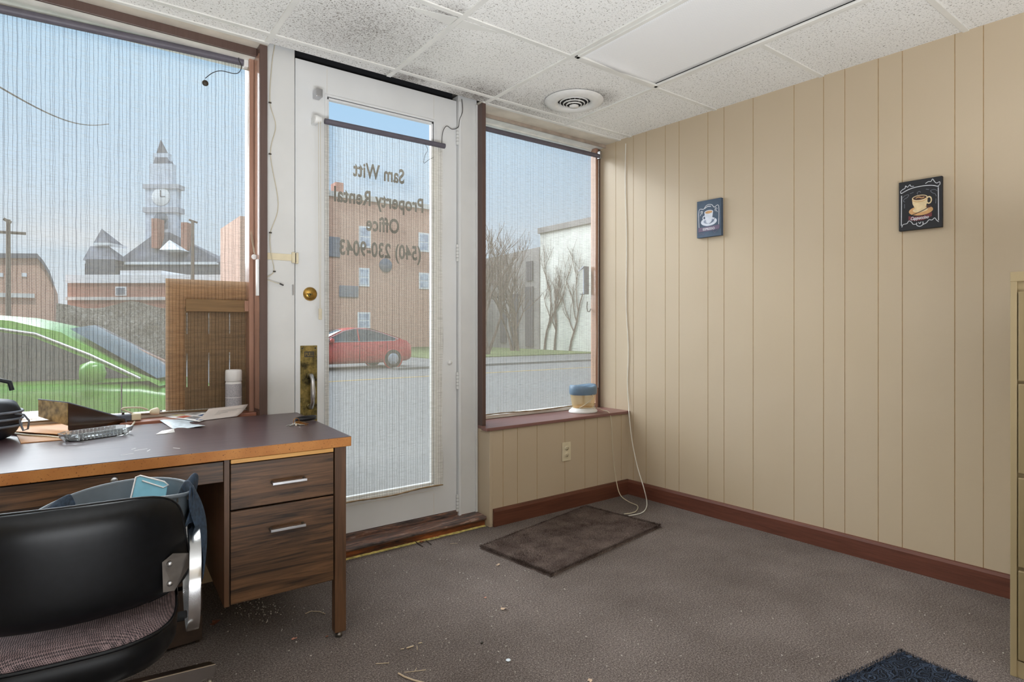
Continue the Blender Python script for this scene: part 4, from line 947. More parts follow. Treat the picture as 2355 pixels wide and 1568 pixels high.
MB().tube([(.02, 0, .14), (.055, 0, .19), (.09, 0, .215), (.118, 0, .205), (.125, 0, .175)], .008, 8).build('handle', 'bag_black', bg)
# spray can on the sill
cn = empty('spray_can', (.606, 2.985, .752), 0, 'white capped spray can standing on the sill by the brown post', 'spray can')
MB().lathe([(0, 0), (.034, 0), (.035, .004), (.035, .142), (.033, .148), (.030, .150)], seg=28).build('body', 'can_white', cn)
MB().lathe([(.0354, .018), (.0354, .138)], seg=28).build('label', 'can_print', cn)
MB().lathe([(.0357, .074), (.0357, .077)], seg=28).build('label_rule', 'can_white', cn)
MB().lathe([(.0345, .150), (.036, .152), (.0355, .196), (.033, .203), (0, .205)], seg=28).build('cap', 'can_white', cn)

# ================================================================== PICTURES
def picture(name, label, yc, zc, w, h, base):
    x = wallx(yc); e = empty(name, (x-.001, yc, zc), math.atan2(-.0502, 1)*-1*-1, label, 'picture', 'coffee prints on the panelled wall')
    e.rotation_euler = (0, 0, R(2.87)); 
    MB().box(-.022, -.0005, -w/2, w/2, -h/2, h/2).build('canvas', base, e, bevel=.002)
    return e
class Art:
    """flat painted shapes laid on a canvas; u to the viewer's right, v up"""
    def __init__(s, e): s.e = e; s.k = 0
    def P(s, u, v): return (-.0224-s.k*.00012, -u, v)
    def poly(s, pts, mat, name): s.k += 1; return MB().poly([s.P(*p) for p in pts]).build(name, mat, s.e)
    def ell(s, u, v, a, b, mat, name, t0=0, t1=360): return s.poly([(u+a*math.cos(R(t0+(t1-t0)*i/30)), v+b*math.sin(R(t0+(t1-t0)*i/30))) for i in range(31 if t1-t0 < 360 else 30)], mat, name)
    def line(s, strokes, w, mat, name):
        s.k += 1; m = MB()
        for pts in strokes:
            Q = []
            for i in range(len(pts)-1):
                p0, p1, p2, p3 = [Vector(pts[j]) for j in (max(i-1, 0), i, i+1, min(i+2, len(pts)-1))]
                for k in range(4):
                    t = k/4; Q.append(.5*((2*p1)+(p2-p0)*t+(2*p0-5*p1+4*p2-p3)*t*t+(3*p1-p0-3*p2+p3)*t**3))
            Q.append(Vector(pts[-1])); L = []; Rr = []
            for i, q in enumerate(Q):
                t = (Q[min(i+1, len(Q)-1)]-Q[max(i-1, 0)]); t = t.normalized() if t.length > 1e-9 else Vector((1, 0)); nn = Vector((-t.y, t.x))*w/2
                L.append(s.P(*(q+nn))); Rr.append(s.P(*(q-nn)))
            nQ = len(Q); m.add(L+Rr, [(i, i+1, nQ+i+1, nQ+i) for i in range(nQ-1)])
        return m.build(name, mat, s.e)
    def text(s, body, u, v, w, h, mat, shear=0):
        s.k += 1; return text_mesh(body, 'lettering', mat, s.e, -u*0+(-u), -.0224-s.k*.00012, v, w, h, plane='yz', shear=shear)
# cappuccino
e = picture('coffee_picture', 'square black picture of a cream coffee cup captioned Cappuccino', 1.062, 1.726, .172, .232, 'canvas_dark'); a_ = Art(e)
W_ = .001
a_.line([[(-.074, .052), (-.075, -.09)], [(.072, .065), (.073, -.085)], [(-.076, .062), (-.04, .078), (.0, .083), (.045, .080), (.074, .068)]], .0035, 'chalk', 'border')
a_.line([[(-.076, .062), (-.078, .072), (-.070, .080), (-.060, .085), (-.057, .096), (-.05, .088), (-.040, .098), (-.036, .090), (-.024, .088)],
         [(.022, .092), (.034, .099), (.044, .098), (.050, .108), (.058, .094), (.066, .086), (.077, .090), (.078, .078), (.070, .072)]], .0028, 'chalk', 'scrollwork')
a_.line([[(-.070, .040), (-.060, .050), (-.045, .052), (-.050, .040), (-.062, .034), (-.066, .024), (-.060, .020)], [(-.062, .010), (-.062, -.010)], [(.068, .050), (.058, .058), (.042, .056), (.050, .044), (.060, .038), (.064, .026)], [(.063, .016), (.062, -.006)], [(-.04, .055), (-.025, .060)], [(.024, .066), (.036, .062)]], .002, 'chalk_dim', 'scrollwork')
a_.line([[(-.073, -.098), (-.068, -.086), (-.052, -.083), (-.044, -.072), (-.034, -.078), (-.026, -.090), (-.012, -.090)], [(.012, -.096), (.026, -.090), (.036, -.078), (.048, -.080), (.058, -.072), (.066, -.084), (.074, -.092)],
         [(-.012, -.084), (-.012, -.096), (0, -.103), (.012, -.096), (.012, -.082)], [(-.005, -.083), (0, -.090), (.005, -.082)]], .003, 'chalk', 'scrollwork')
a_.ell(.004, -.030, .048, .022, 'cup_tan', 'saucer'); a_.ell(.002, -.026, .030, .012, 'cup_cream', 'saucer')
a_.ell(.036, .014, .012, .018, 'cup_cream', 'cup_handle'); a_.ell(.036, .014, .007, .012, 'canvas_dark', 'cup_handle')
a_.poly([(-.031, .030), (-.029, .005), (-.018, -.020), (-.006, -.028), (.010, -.028), (.022, -.018), (.030, .004), (.031, .030)], 'cup_cream', 'cup')
a_.ell(0, .030, .031, .013, 'cup_cream', 'cup_rim'); a_.ell(0, .030, .027, .010, 'coffee', 'coffee'); a_.line([[(-.016, .030), (-.004, .034), (.008, .028), (.018, .031)]], .004, 'cup_tan', 'foam')
a_.line([[(-.031, .022), (-.012, .013), (.012, .013), (.031, .022)]], .003, 'cup_tan', 'cup_band')
a_.line([[(-.03, -.046), (.010, -.032), (.036, -.018)]], .003, 'canvas_dark', 'spoon'); a_.ell(.036, -.016, .010, .005, 'coffee', 'spoon')
a_.line([[(-.008, .046), (-.010, .054), (-.002, .060), (.004, .054)]], .002, 'chalk_dim', 'steam')
a_.poly([(-.045, -.050), (-.02, -.056), (.015, -.056), (.048, -.044), (.048, -.062), (.015, -.076), (-.02, -.076), (-.045, -.068)], 'banner_red', 'banner')
a_.text('Cappuccino', 0, -.070, .072, .015, 'chalk', .35)
# espresso
e = picture('coffee_picture', 'slate blue picture of a white cup captioned Espresso, nearer the window', 2.158, 1.818, .166, .226, 'canvas_blue'); a_ = Art(e)
a_.line([[(-.068, -.050), (-.068, .056), (-.036, .060), (-.020, .078), (.0, .084), (.022, .078), (.036, .062), (.066, .066), (.066, -.045)]], .004, 'chalk', 'border')
a_.line([[(-.030, .062), (-.014, .071), (.0, .073), (.014, .070)]], .005, 'chalk', 'scrollwork')
a_.line([[(-.060, .044), (-.046, .050), (-.052, .036), (-.060, .022)], [(-.042, .048), (-.046, .030)], [(.058, .050), (.044, .058), (.050, .042), (.058, .030)], [(.040, .052), (.044, .036)]], .003, 'chalk', 'scrollwork')
a_.ell(0, -.020, .054, .026, 'cup_white', 'saucer'); a_.ell(0, -.018, .036, .015, 'cup_shade', 'saucer')
a_.ell(-.030, .006, .013, .014, 'cup_white', 'cup_handle'); a_.ell(-.030, .006, .007, .008, 'canvas_blue', 'cup_handle')
a_.poly([(-.030, .038), (-.026, .010), (-.016, -.026), (-.004, -.031), (.010, -.030), (.018, -.020), (.026, .012), (.030, .040)], 'cup_white', 'cup')
a_.ell(0, .038, .030, .012, 'cup_white', 'cup_rim'); a_.ell(0, .037, .025, .0085, 'cup_tan', 'coffee')
a_.line([[(.006, -.034), (.030, -.016), (.050, .004)]], .003, 'canvas_blue', 'spoon')
a_.poly([(-.072, -.052), (-.03, -.052), (.03, -.050), (.072, -.046), (.072, -.070), (.03, -.076), (-.03, -.078), (-.072, -.078)], 'banner_mauve', 'banner')
a_.line([[(-.070, -.078), (-.060, -.090), (-.045, -.086), (-.04, -.096), (-.03, -.086)], [(.030, -.078), (.038, -.090), (.05, -.084), (.066, -.072)]], .002, 'banner_mauve', 'banner_curl')
a_.text('ESPRESSO', 0, -.071, .080, .014, 'chalk')

# ================================================================== FILE CABINET
fc = empty('file_cabinet', (2.49, .576, 0), 0, 'beige metal four drawer filing cabinet at the right edge', 'filing cabinet')
FW, FD, FH = .38, .69, 1.335
MB().box(0.012, FD, -FW, 0, .0, FH-.001).box(0, .02, -.018, 0, 0, FH).box(0, .02, -FW, -FW+.018, 0, FH).box(-.002, .02, -FW, 0, FH-.032, FH).box(0.003, .02, -FW, 0, 0, .055).build('carcass', 'beige_metal_light', fc, bevel=.002)
zs = [.065, .350, .638, .928]; hs = [.277, .280, .282, .345]
zs = [.060, .365, .672, .975]; hh = .295
for k, z in enumerate(zs):
    d = MB().box(-.004, .014, -FW+.021, -.021, z, z+hh).build('drawer', 'beige_metal', fc, bevel=.004)
    hd2 = MB().box(-.022, -.004, -FW/2-.05, -FW/2+.05, z+hh*.55, z+hh*.62).build('handle', 'brushed_steel', d, bevel=.003)
    MB().box(-.007, -.004, -FW/2-.035, -FW/2+.035, z+hh*.72, z+hh*.86).build('label_holder', 'brushed_steel', d, bevel=.001)

# ================================================================== RUGS
def fuzzy_rug(name, label, pts, z, mat, n, hl, seed):
    rnd = random.Random(seed); c = [Vector(p) for p in pts]
    def pt(u, v): return (c[0]*(1-u)+c[1]*u)*(1-v)+(c[3]*(1-u)+c[2]*u)*v
    mb = MB(); ctr = (c[0]+c[1]+c[2]+c[3])/4
    def top(u, v):
        p = pt(u, v); e_ = min(u, 1-u, v, 1-v); p = p+(ctr-p).normalized()*.006*noise.noise(p*40)*(e_ < .01)
        return Vector((p.x, p.y, z*(0 if e_ < 1e-6 else 1)*(1+.25*noise.noise(p*14))))
    mb.grid(top, 70, 40)
    for k in range(n):
        if k % 3 == 0:
            s_ = rnd.random(); w = rnd.choice((0, 1, 2, 3)); j = rnd.random()*.02
            u, v = {0: (s_, j), 1: (s_, 1-j), 2: (j, s_), 3: (1-j, s_)}[w]
        else: u, v = rnd.random(), rnd.random()
        p = pt(u, v); h = hl*(.5+rnd.random()); a = rnd.random()*6.28; lean = Vector((math.cos(a), math.sin(a), 0))*h*.6
        wd = Vector((-math.sin(a), math.cos(a), 0))*.0011; b = Vector((p.x, p.y, z*.75)); mb.add([b-wd, b+wd, b+lean+Vector((0, 0, h))], [(0, 1, 2)])
    o = mb.build(name, mat, fixn=False); return tag(o, label, 'rug')
fuzzy_rug('door_mat', 'worn brown shag mat lying before the low panelled wall', [(1.70, 2.56, 0), (1.77, 2.07, 0), (2.73, 2.21, 0), (2.64, 2.74, 0)], .014, 'rug_brown', 26000, .009, 3)
fuzzy_rug('patterned_rug', 'dark blue scroll patterned rug at the bottom right edge', [(2.355, .85, 0), (1.35, 1.0, 0), (1.25, -.3, 0), (2.27, -.35, 0)], .012, 'rug_navy', 22000, .006, 5)

# ================================================================== LITTER ON THE CARPET
def leaf(px, py, s_, mat, label, seed, cat='leaf'):
    rnd = random.Random(seed); p = onz(px, py, .003); n = 9; pts = []
    for k in range(n):
        a = 2*math.pi*k/n; r = s_*(.55+.75*rnd.random()); pts.append(p+Vector((r*math.cos(a), r*.7*math.sin(a), rnd.random()*s_*.45)))
    m = MB(); m.add(pts+[p+Vector((0, 0, s_*.2))], [(k, (k+1) % n, n) for k in range(n)])
    return tag(m.build('dry_leaf', mat, solid=.0006), label, cat, 'dry leaves on the carpet')
leaf(497, 1432, .022, 'leaf_brown', 'crumpled brown leaf on the carpet beside the chair, under the drawers', 1)
leaf(676, 1469, .009, 'leaf_pink', 'small pink leaf fragment left of the desk leg foot', 2)
leaf(752, 1463, .006, 'leaf_brown', 'tiny brown leaf bit touching the desk leg foot', 3)
leaf(1159, 1400, .013, 'leaf_tan', 'pale tan leaf in the middle of the carpet below the mat', 4)
leaf(1146, 1299, .010, 'leaf_tan', 'pinkish tan leaf beside the left edge of the brown mat', 5)
leaf(970, 1246, .016, 'leaf_brown', 'brown leaf against the door threshold', 6)
leaf(1005, 1234, .014, 'leaf_brown', 'brown curled leaf at the threshold right of the twigs', 8)
leaf(1116, 1374, .007, 'leaf_pink', 'faint pink leaf bit left of the pale tan leaf', 9)
leaf(1357, 1565, .010, 'leaf_tan', 'tan leaf fragment at the bottom edge of the carpet', 10)
def twig(pts, r, label, mat='twig'):
    return tag(MB().tube([onz(a, b, .004) for a, b in pts], r, 5).build('twig', mat), label, 'twig', 'twigs and straws on the carpet')
twig([(916, 1548), (930, 1556), (952, 1564), (975, 1570)], .0032, 'thick pale straw at the bottom centre edge of the carpet')
twig([(930, 1546), (955, 1543), (980, 1540)], .0012, 'thin straight straw just above the thick straw')
twig([(953, 1544), (958, 1536)], .0010, 'tiny side twig standing off the thin straw')
twig([(864, 1526), (895, 1524)], .0015, 'lone straw left of the straw pair on the carpet')
twig([(935, 1490), (951, 1485)], .0028, 'short thick wood chip in the chip cluster')
twig([(962, 1479), (970, 1477)], .0018, 'small chip right of the thick wood chip')
twig([(959, 1485), (960, 1494)], .0013, 'upright sliver between the wood chips')
twig([(921, 1493), (929, 1491)], .0018, 'small chip left of the thick wood chip')
twig([(702, 1411), (715, 1405), (735, 1406), (748, 1411)], .0015, 'curved reddish twig on the carpet under the desk')
twig([(948, 1240), (962, 1250), (972, 1256)], .0025, 'dark twig lying at the door threshold', 'block_wood')
twig([(980, 1243), (992, 1252)], .002, 'short dark twig at the threshold', 'block_wood')
twig([(1035, 1250), (1052, 1249)], .0010, 'fine straw on the carpet between threshold and mat')
p = onz(1169, 1518, .002); tag(MB().lathe([(0, .0), (.0085, 0), (.0085, .0015), (0, .0016)], p, 'z', 18).build('paper_disc', 'disc_white'), 'small round white disc on the carpet', 'disc')
p = onz(1108, 1479, .002); tag(MB().lathe([(0, 0), (.005, .001), (.005, .004), (0, .006)], p, 'z', 10).build('dark_pellet', 'slot_dark'), 'small dark pellet on the carpet above the white disc', 'pellet')
rnd = random.Random(11); mb = MB()
for k in range(340):
    if k < 90: px, py = rnd.gauss(600, 30), rnd.gauss(1400, 14)
    elif k < 170: px, py = rnd.uniform(800, 1300), rnd.uniform(1240, 1420)
    else: px, py = rnd.uniform(450, 2320), rnd.uniform(1380, 1560)
    q = onz(px, py, 0)
    if q.y > 2.78 or q.x > 3.1: continue
    s_ = rnd.uniform(.0008, .0024); a = rnd.random()*3
    mb.box(-s_, s_, -s_*.6, s_*.6, .0005, .002+s_*.4, mat=Matrix.Translation((q.x, q.y, 0)) @ Matrix.Rotation(a, 4, 'Z'))
tag(mb.build('carpet_crumbs', 'crumb'), 'scattered tiny pale crumbs and lint over the carpet', 'crumbs', kind='stuff')

# ================================================================== OUTDOORS
GZ = -.30
struct(B(-60, 120, 3.16, 260, GZ-.1, GZ).build('street', 'asphalt'))
struct(B(-60, 60, 3.16, 4.5, GZ, GZ+.01).build('pavement', 'pale_concrete'))
struct(B(-30, 60, 15.6, 15.72, GZ, GZ+.006).build('road_line', 'yellow_line'))
struct(B(9, 60, 18.6, 19.0, GZ, GZ+.08).build('kerb', 'pale_concrete'))
gr = struct(B(13.5, 60, 24.0, 90, GZ, GZ+.05).build('verge', 'grass'))

def car(name, label, loc, paint, flip, prof, roofp, belt, zr, hw, hr, wheels, glass, wr=.31):
    """prof: list (x, top z of body) nose to tail; roofp: greenhouse outline (x,z)"""
    c = empty(name, loc, math.pi if flip else 0, label, 'car')
    # body: lofted sections
    m = MB(); rs = []
    for i, (x, zt, zb, w) in enumerate(prof):
        zm = (zt+zb)/2
        rs.append([(x, -w*.86, zb), (x, -w*.985, zb+.10), (x, -w, zm), (x, -w*.97, zt-.08), (x, -w*.88, zt-.012), (x, -w*.55, zt+.012), (x, 0, zt+.02), (x, w*.55, zt+.012), (x, w*.88, zt-.012), (x, w*.97, zt-.08), (x, w, zm), (x, w*.985, zb+.10), (x, w*.86, zb)])
    rings(m, rs); m.build('body', paint, c)
    # greenhouse shell
    bulge = lambda x: .20*min(1, max(0, (x-.1)/1.0))
    m = MB(); rs = []
    for (x, z) in roofp:
        f = (z-belt)/(zr-belt); w = hw*.90+(hr-hw*.90)*f
        bx_ = bulge(x); rs.append([(x, -w, z), (x+bx_*.64, -w*.6, z+.02*f), (x+bx_, 0, z+.03*f), (x+bx_*.64, w*.6, z+.02*f), (x, w, z)])
    n = 5; m.add(sum(rs, []), [(i*n+k, i*n+k+1, (i+1)*n+k+1, (i+1)*n+k) for i in range(len(rs)-1) for k in range(n-1)], 0, True)
    for side in (0, 4):
        top_ = [r[side] for r in rs]; s_ = -1 if side == 0 else 1
        base = [(x, s_*hw*.90, belt-.02) for x, z in roofp]
        nn = len(top_); m.add(top_+base, [(i, i+1, nn+i+1, nn+i) for i in range(nn-1)], 0, False)
    m.build('roof', paint, c)
    # glass
    def sidept(x, z, s_, off=.006):
        f = (z-belt)/(zr-belt); return (x, s_*(hw*.90+(hr-hw*.90)*f+off), z)
    for poly in glass['side']:
        for s_ in (-1, 1):
            MB().poly([sidept(x, z, s_) for x, z in poly]).build('side_window', 'car_glass', c)
    if glass.get('trim'):
        for s_ in (-1, 1): MB().tube([sidept(x, z, s_, .010) for x, z in glass['trim']], .010, 6).build('window_trim', 'car_trim', c)
    for nm in ('windshield', 'rear_window'):
        (xa, za), (xb, zb_) = glass[nm]
        def w_(z): return hw*.90+(hr-hw*.90)*(z-belt)/(zr-belt)-.05
        dx, dz = xb-xa, zb_-za; L = math.hypot(dx, dz); ox, oz = -dz/L*.02*(1 if nm == 'windshield' else -1)*-1, abs(dx)/L*.03
        MB().grid(lambda u, v: (xa+dx*v+ox*.3+bulge(xa+dx*v)*(1-(2*u-1)**2), (-1+2*u)*w_(za+dz*v), za+dz*v+oz+.03*(1-(2*u-1)**2)*v), 8, 6).build(nm, 'car_glass', c)
    for x in wheels:
        for s_ in (-1, 1):
            t = MB().lathe([(0, -.11), (wr*.66, -.11), (wr*.92, -.10), (wr, -.07), (wr, .07), (wr*.92, .10), (wr*.66, .11), (0, .11)], (x, s_*(hw-.09), wr), 'y', 28).build('wheel', 'tyre', c)
            MB().lathe([(0, s_*.115), (wr*.25, s_*.118), (wr*.62, s_*.112), (wr*.66, s_*.10)], (x, s_*(hw-.09), wr), 'y', 20).build('rim', 'rim', t)
            m = MB()
            for k in range(5):
                mt = Matrix.Translation((x, s_*(hw+.03), wr)) @ Matrix.Rotation(R(72*k), 4, 'Y'); m.box(-.02, .02, -.004, .004, wr*.12, wr*.6, mat=mt)
            m.build('spokes', 'rim', t)
            MB().lathe([(wr+.005, -.02), (wr+.05, -.015), (wr+.05, .015), (wr+.005, .02)], (x, s_*(hw-.008), wr), 'y', 28).build('wheel_arch', 'car_plastic' if paint == 'car_green' else paint, c)
    for s_ in (-1, 1):
        mr = MB().lathe([(0, -.07), (.06, -.06), (.085, 0), (.06, .07), (0, .09)], (glass['mirror'][0], s_*(hw+.06), glass['mirror'][1]), 'x', 16).build('mirror', paint, c)
        x0_ = prof[-1][0]; MB().box(prof[-1][0]-.04, prof[-1][0]+.012, s_*hw*.55-.14, s_*hw*.55+.14, .62, .74).build('tail_lamp', 'car_lamp', c, bevel=.02)
        MB().box(prof[0][0]-.012, prof[0][0]+.05, s_*hw*.6-.16, s_*hw*.6+.12, .56, .68).build('headlamp', 'rim', c, bevel=.02)
        for hx in glass['handles']: MB().box(hx-.09, hx+.09, s_*(hw+.002)-.012, s_*(hw+.002)+.012, belt-.14, belt-.115).build('door_handle', paint, c, bevel=.004)
        m = MB()
        for sx_ in glass['seams']: m.box(sx_-.004, sx_+.004, s_*(hw+.0005)-.004, s_*(hw+.0005)+.004, .30, belt-.02)
        m.build('door_seams', 'car_plastic', c)
    return c
# green hatchback parked at the kerb, nose to the right
gz = 1.10
car('green_car', 'lime green hatchback parked at the kerb outside the big window', (-.55, 6.02, GZ), 'car_green', False,
    [(2.10, .50, .30, .60), (2.05, .66, .24, .74), (1.85, .82, .20, .86), (1.45, .94, .20, .90), (1.05, 1.05, .20, .905), (.6, 1.09, .20, .905), (-.4, 1.10, .20, .905), (-1.3, 1.12, .20, .90), (-1.62, 1.06, .22, .84), (-1.70, .8, .28, .76)],
    [(1.18, 1.02), (.95, 1.16), (.58, 1.42), (.30, 1.50), (-.2, 1.545), (-.8, 1.52), (-1.25, 1.44), (-1.45, 1.30), (-1.62, 1.05)], 1.08, 1.545, .905, .68, (1.42, -1.12),
    dict(side=[[(1.00, 1.09), (.72, 1.24), (.42, 1.39), (.02, 1.47), (-.05, 1.475), (-.05, 1.09)], [(-.12, 1.09), (-.12, 1.475), (-.5, 1.47), (-.95, 1.42), (-1.2, 1.30), (-1.2, 1.12)]], trim=[(1.06, 1.08), (.75, 1.26), (.44, 1.41), (.0, 1.49), (-.5, 1.485), (-.95, 1.435)],
         windshield=((1.16, 1.05), (.62, 1.42)), rear_window=((-1.60, 1.08), (-1.25, 1.44)), mirror=(.78, 1.14), handles=(.1, -.9), seams=(.95, -.08))).rotation_euler.z = R(-7)
# red fastback parked across the road, tail to the right
car('red_car', 'red fastback car parked across the street beyond the door', (7.95, 20.7, GZ), 'car_red', True,
    [(2.30, .50, .30, .62), (2.22, .66, .24, .76), (1.9, .80, .20, .88), (1.3, .92, .20, .92), (.6, .96, .20, .93), (-.6, .98, .20, .93), (-1.4, 1.02, .20, .92), (-2.05, 1.00, .24, .84), (-2.25, .86, .30, .74)],
    [(1.25, .93), (.8, 1.15), (.35, 1.36), (-.1, 1.44), (-.6, 1.42), (-1.2, 1.26), (-1.75, 1.06), (-2.0, .98)], .95, 1.44, .93, .62, (1.40, -1.42),
    dict(side=[[(1.02, .98), (.72, 1.14), (.32, 1.32), (-.1, 1.40), (-.15, 1.40), (-.15, .98)], [(-.2, .98), (-.2, 1.40), (-.6, 1.38), (-1.1, 1.24), (-1.6, 1.06), (-1.5, .99)]], trim=[(1.1, .97), (.72, 1.17), (.32, 1.34), (-.1, 1.42), (-.6, 1.40), (-1.1, 1.26), (-1.68, 1.05), (-1.5, .98), (.9, .96)],
         windshield=((1.22, .96), (.38, 1.35)), rear_window=((-1.85, 1.03), (-.75, 1.39)), mirror=(.85, 1.02), handles=(.0, -.95), seams=(.95, -.15, -1.2)), wr=.33)

def win_far(parent, x, y, z0, w, h):
    f = MB().box(x, x+w, y-.06, y+.02, z0, z0+h).build('window', 'roof_trim', parent)
    MB().box(x+.1, x+w-.1, y-.075, y-.055, z0+.12, z0+h/2-.04).box(x+.1, x+w-.1, y-.075, y-.055, z0+h/2+.04, z0+h-.12).build('window_glass', 'pane_far', f)
# brick apartment house behind the red car
BY = 39.0
bb1 = empty('brick_apartments', (15, BY, GZ), 0, 'tan brick three storey building behind the red car', 'building'); o_ = Vector(bb1.location)
xl, xr = at(700, 500, BY).x, 22.6; zt = at(750, 450, BY).z
B(xl-o_.x, xr-o_.x, 0, 6.5, 0, zt-GZ).build('walls', 'brick', bb1)
B(xl-.2-o_.x, xr+.2-o_.x, -.15, 6.5, zt-GZ, zt-GZ+.35).build('cornice', 'stone_pale', bb1)
xw = at(556, 500, BY).x
B(xw-o_.x, xl-o_.x, .5, 6.5, 0, at(560, 494, BY).z-GZ).build('wing', 'brick', bb1)
p0_, p1_ = at(772, 418, BY+3), at(790, 450, BY+3); B(p0_.x-o_.x, p1_.x-o_.x, 3, 4, zt-GZ, p0_.z-GZ).build('chimney', 'brick_red', bb1)
for (xa, xb, ya, yb) in ((825, 852, 522, 568), (825, 849, 617, 658), (822, 851, 718, 756), (962, 986, 537, 578), (963, 986, 628, 664), (704, 726, 508, 552)):
    a, b = at(xa, yb, BY), at(xb, ya, BY); win_far(bb1, a.x-o_.x, 0, a.z-GZ, b.x-a.x, b.z-a.z)
for (xa, xb, ya, yb) in ((752, 782, 546, 590), (779, 824, 658, 683)):
    a, b = at(xa, yb, BY), at(xb, ya, BY); B(a.x-o_.x, b.x-o_.x, -.1, 0, a.z-GZ, b.z-GZ).build('wall_panel', 'unit_grey', bb1, bevel=.05)
a = at(887, 610, BY); MB().lathe([(0, -.12), (.45, -.12), (.5, 0)], (a.x-o_.x, 0, a.z-GZ), 'y', 20).build('round_vent', 'unit_grey', bb1)
# courthouse far off
CD = 100.0
def site(px, D): u = (px-CX)/F_PX; return (D*(SN+u*CS), D*(CS-u*SN), GZ)
def AP(px, py, D=CD, p0=370, D0=CD): return Vector((((px-CX)*D-(p0-CX)*D0)/F_PX, 0, CAMH+(HY-py)/F_PX*D-GZ))
CY = 0
ct = empty('courthouse', site(370, CD), -YAW, 'distant grey courthouse with hipped roof, corner turrets and tall clock tower', 'building'); o_ = Vector((0, 0, 0))
def cbox(nm, mat, x0, x1, y0, y1, d0=0, d1=12, Y=CD):
    Y = CD+d0; a, b = AP(x0, y1, Y), AP(x1, y0, Y); return MB().box(a.x-o_.x, b.x-o_.x, d0, d1, a.z-o_.z, b.z-o_.z).build(nm, mat, ct)
def cpyr(nm, mat, x0, x1, yb, yt, xt=None, d=8, d0=0, topw=.02):
    a, b, t = AP(x0, yb, CD+d0), AP(x1, yb, CD+d0), AP(xt or (x0+x1)/2, yt, CD+d0+d/2); w = (b.x-a.x)*topw
    vs = [(a.x, CY+d0, a.z), (b.x, CY+d0, b.z), (b.x, CY+d0+d, b.z), (a.x, CY+d0+d, a.z), (t.x-w, CY+d0+d/2, t.z), (t.x+w, CY+d0+d/2, t.z)]
    return MB().add([Vector(v)-o_ for v in vs], [(0, 1, 5, 4), (1, 2, 5), (2, 3, 4, 5), (3, 0, 4), (0, 3, 2, 1)]).build(nm, mat, ct)
cbox('walls', 'court_wall', 195, 560, 606, 760, .5, 6); cbox('eave_band', 'roof_trim', 200, 560, 602, 608, .2, 6)
cpyr('main_roof', 'slate', 262, 520, 606, 534, 375, 6, .5, .06)
cbox('turret', 'court_wall', 197, 265, 596, 640, -2, 2); cpyr('turret_roof', 'slate', 190, 268, 598, 566, 229, 4, -2, .28)
cpyr('turret_spire', 'slate', 214, 252, 560, 526, 234, 4, 0, .01); cbox('turret_band', 'roof_trim', 214, 252, 558, 563, -.5, 4)
cpyr('turret_roof', 'slate', 498, 566, 604, 574, 530, 4, -2, .28); cpyr('turret_spire', 'slate', 514, 546, 578, 552, 529, 4, 0, .01); cbox('turret', 'court_wall', 503, 560, 602, 640, -2, 2)
for (x0, x1, yb, yt) in ((366, 414, 574, 552), (205, 255, 594, 578), (510, 552, 612, 598)): cpyr('dormer', 'roof_trim', x0, x1, yb, yt, d=3, d0=-1.5)
for (x0, x1, y0, y1) in ((348, 362, 502, 570), (416, 430, 511, 575)): cbox('chimney', 'brick_red', x0, x1, y0, y1, 1, 3)
tw = cbox('clock_tower', 'tower_grey', 334, 406, 430, 560, 4, 5.5)
cbox('tower_ledge', 'ledge_grey', 328, 410, 476, 488, 3.7, 5.8); cbox('tower_ledge', 'ledge_grey', 328, 410, 423, 433, 3.7, 5.8)
cbox('belfry', 'tower_grey', 344, 396, 376, 425, 4.2, 5.4); cbox('lantern', 'tower_grey', 352, 388, 352, 380, 4.4, 5.3)
cpyr('tower_spire', 'slate', 352, 390, 376, 322, 370, 1.5, 4.2, .02)
a = AP(370, 452, CD+3.9); MB().lathe([(0, -.1), (1.5, -.1), (1.6, 0)], (a.x-o_.x, 3.9, a.z-o_.z), 'y', 24).build('clock_face', 'roof_trim', ct)
MB().box(a.x-o_.x-.06, a.x-o_.x+.06, 3.7, 3.8, a.z-o_.z, a.z-o_.z+1.1).box(a.x-o_.x, a.x-o_.x+.8, 3.7, 3.8, a.z-o_.z-.06, a.z-o_.z+.06).build('clock_hands', 'slate', ct)
a = AP(370, 503, CD+3.9); MB().lathe([(0, -.1), (1.15, -.1), (1.2, 0)], (a.x-o_.x, 3.9, a.z-o_.z), 'y', 24).box(a.x-o_.x-1.2, a.x-o_.x+1.2, 3.8, 3.95, a.z-o_.z-1.6, a.z-o_.z).build('arch_opening', 'unit_grey', ct)
# low brick shop with white parapet
SD = 46.0; SQ = lambda px, py, D=SD: AP(px, py, D, 300, SD)
sp = empty('low_brick_block', site(300, SD), -YAW, 'low red brick building with white parapet before the courthouse', 'building'); o_ = Vector((0, 0, 0))
def sbox(nm, mat, x0, x1, y0, y1, d0, d1, Y=SD): 
    a, b = SQ(x0, y1, Y), SQ(x1, y0, Y); return MB().box(a.x-o_.x, b.x-o_.x, d0, d1, a.z-o_.z, b.z-o_.z).build(nm, mat, sp)
a, b = SQ(155, 790), SQ(566, 652); MB().box(a.x-o_.x, b.x-o_.x, 0, 8, 0, SQ(155, 650).z-o_.z).build('walls', 'brick_red', sp)
sbox('parapet', 'roof_trim', 155, 566, 632, 651, -.2, 8); sbox('parapet_step', 'roof_trim', 278, 372, 622, 634, -.1, 7); f = sbox('window', 'roof_trim', 267, 292, 659, 680, -.1, 0); sbox('string_course', 'stone_pale', 155, 566, 683, 690, -.2, 0)
a, b = SQ(270, 677), SQ(289, 662); MB().box(a.x-o_.x, b.x-o_.x, -.15, -.1, a.z-o_.z, b.z-o_.z).build('window_glass', 'unit_grey', f)
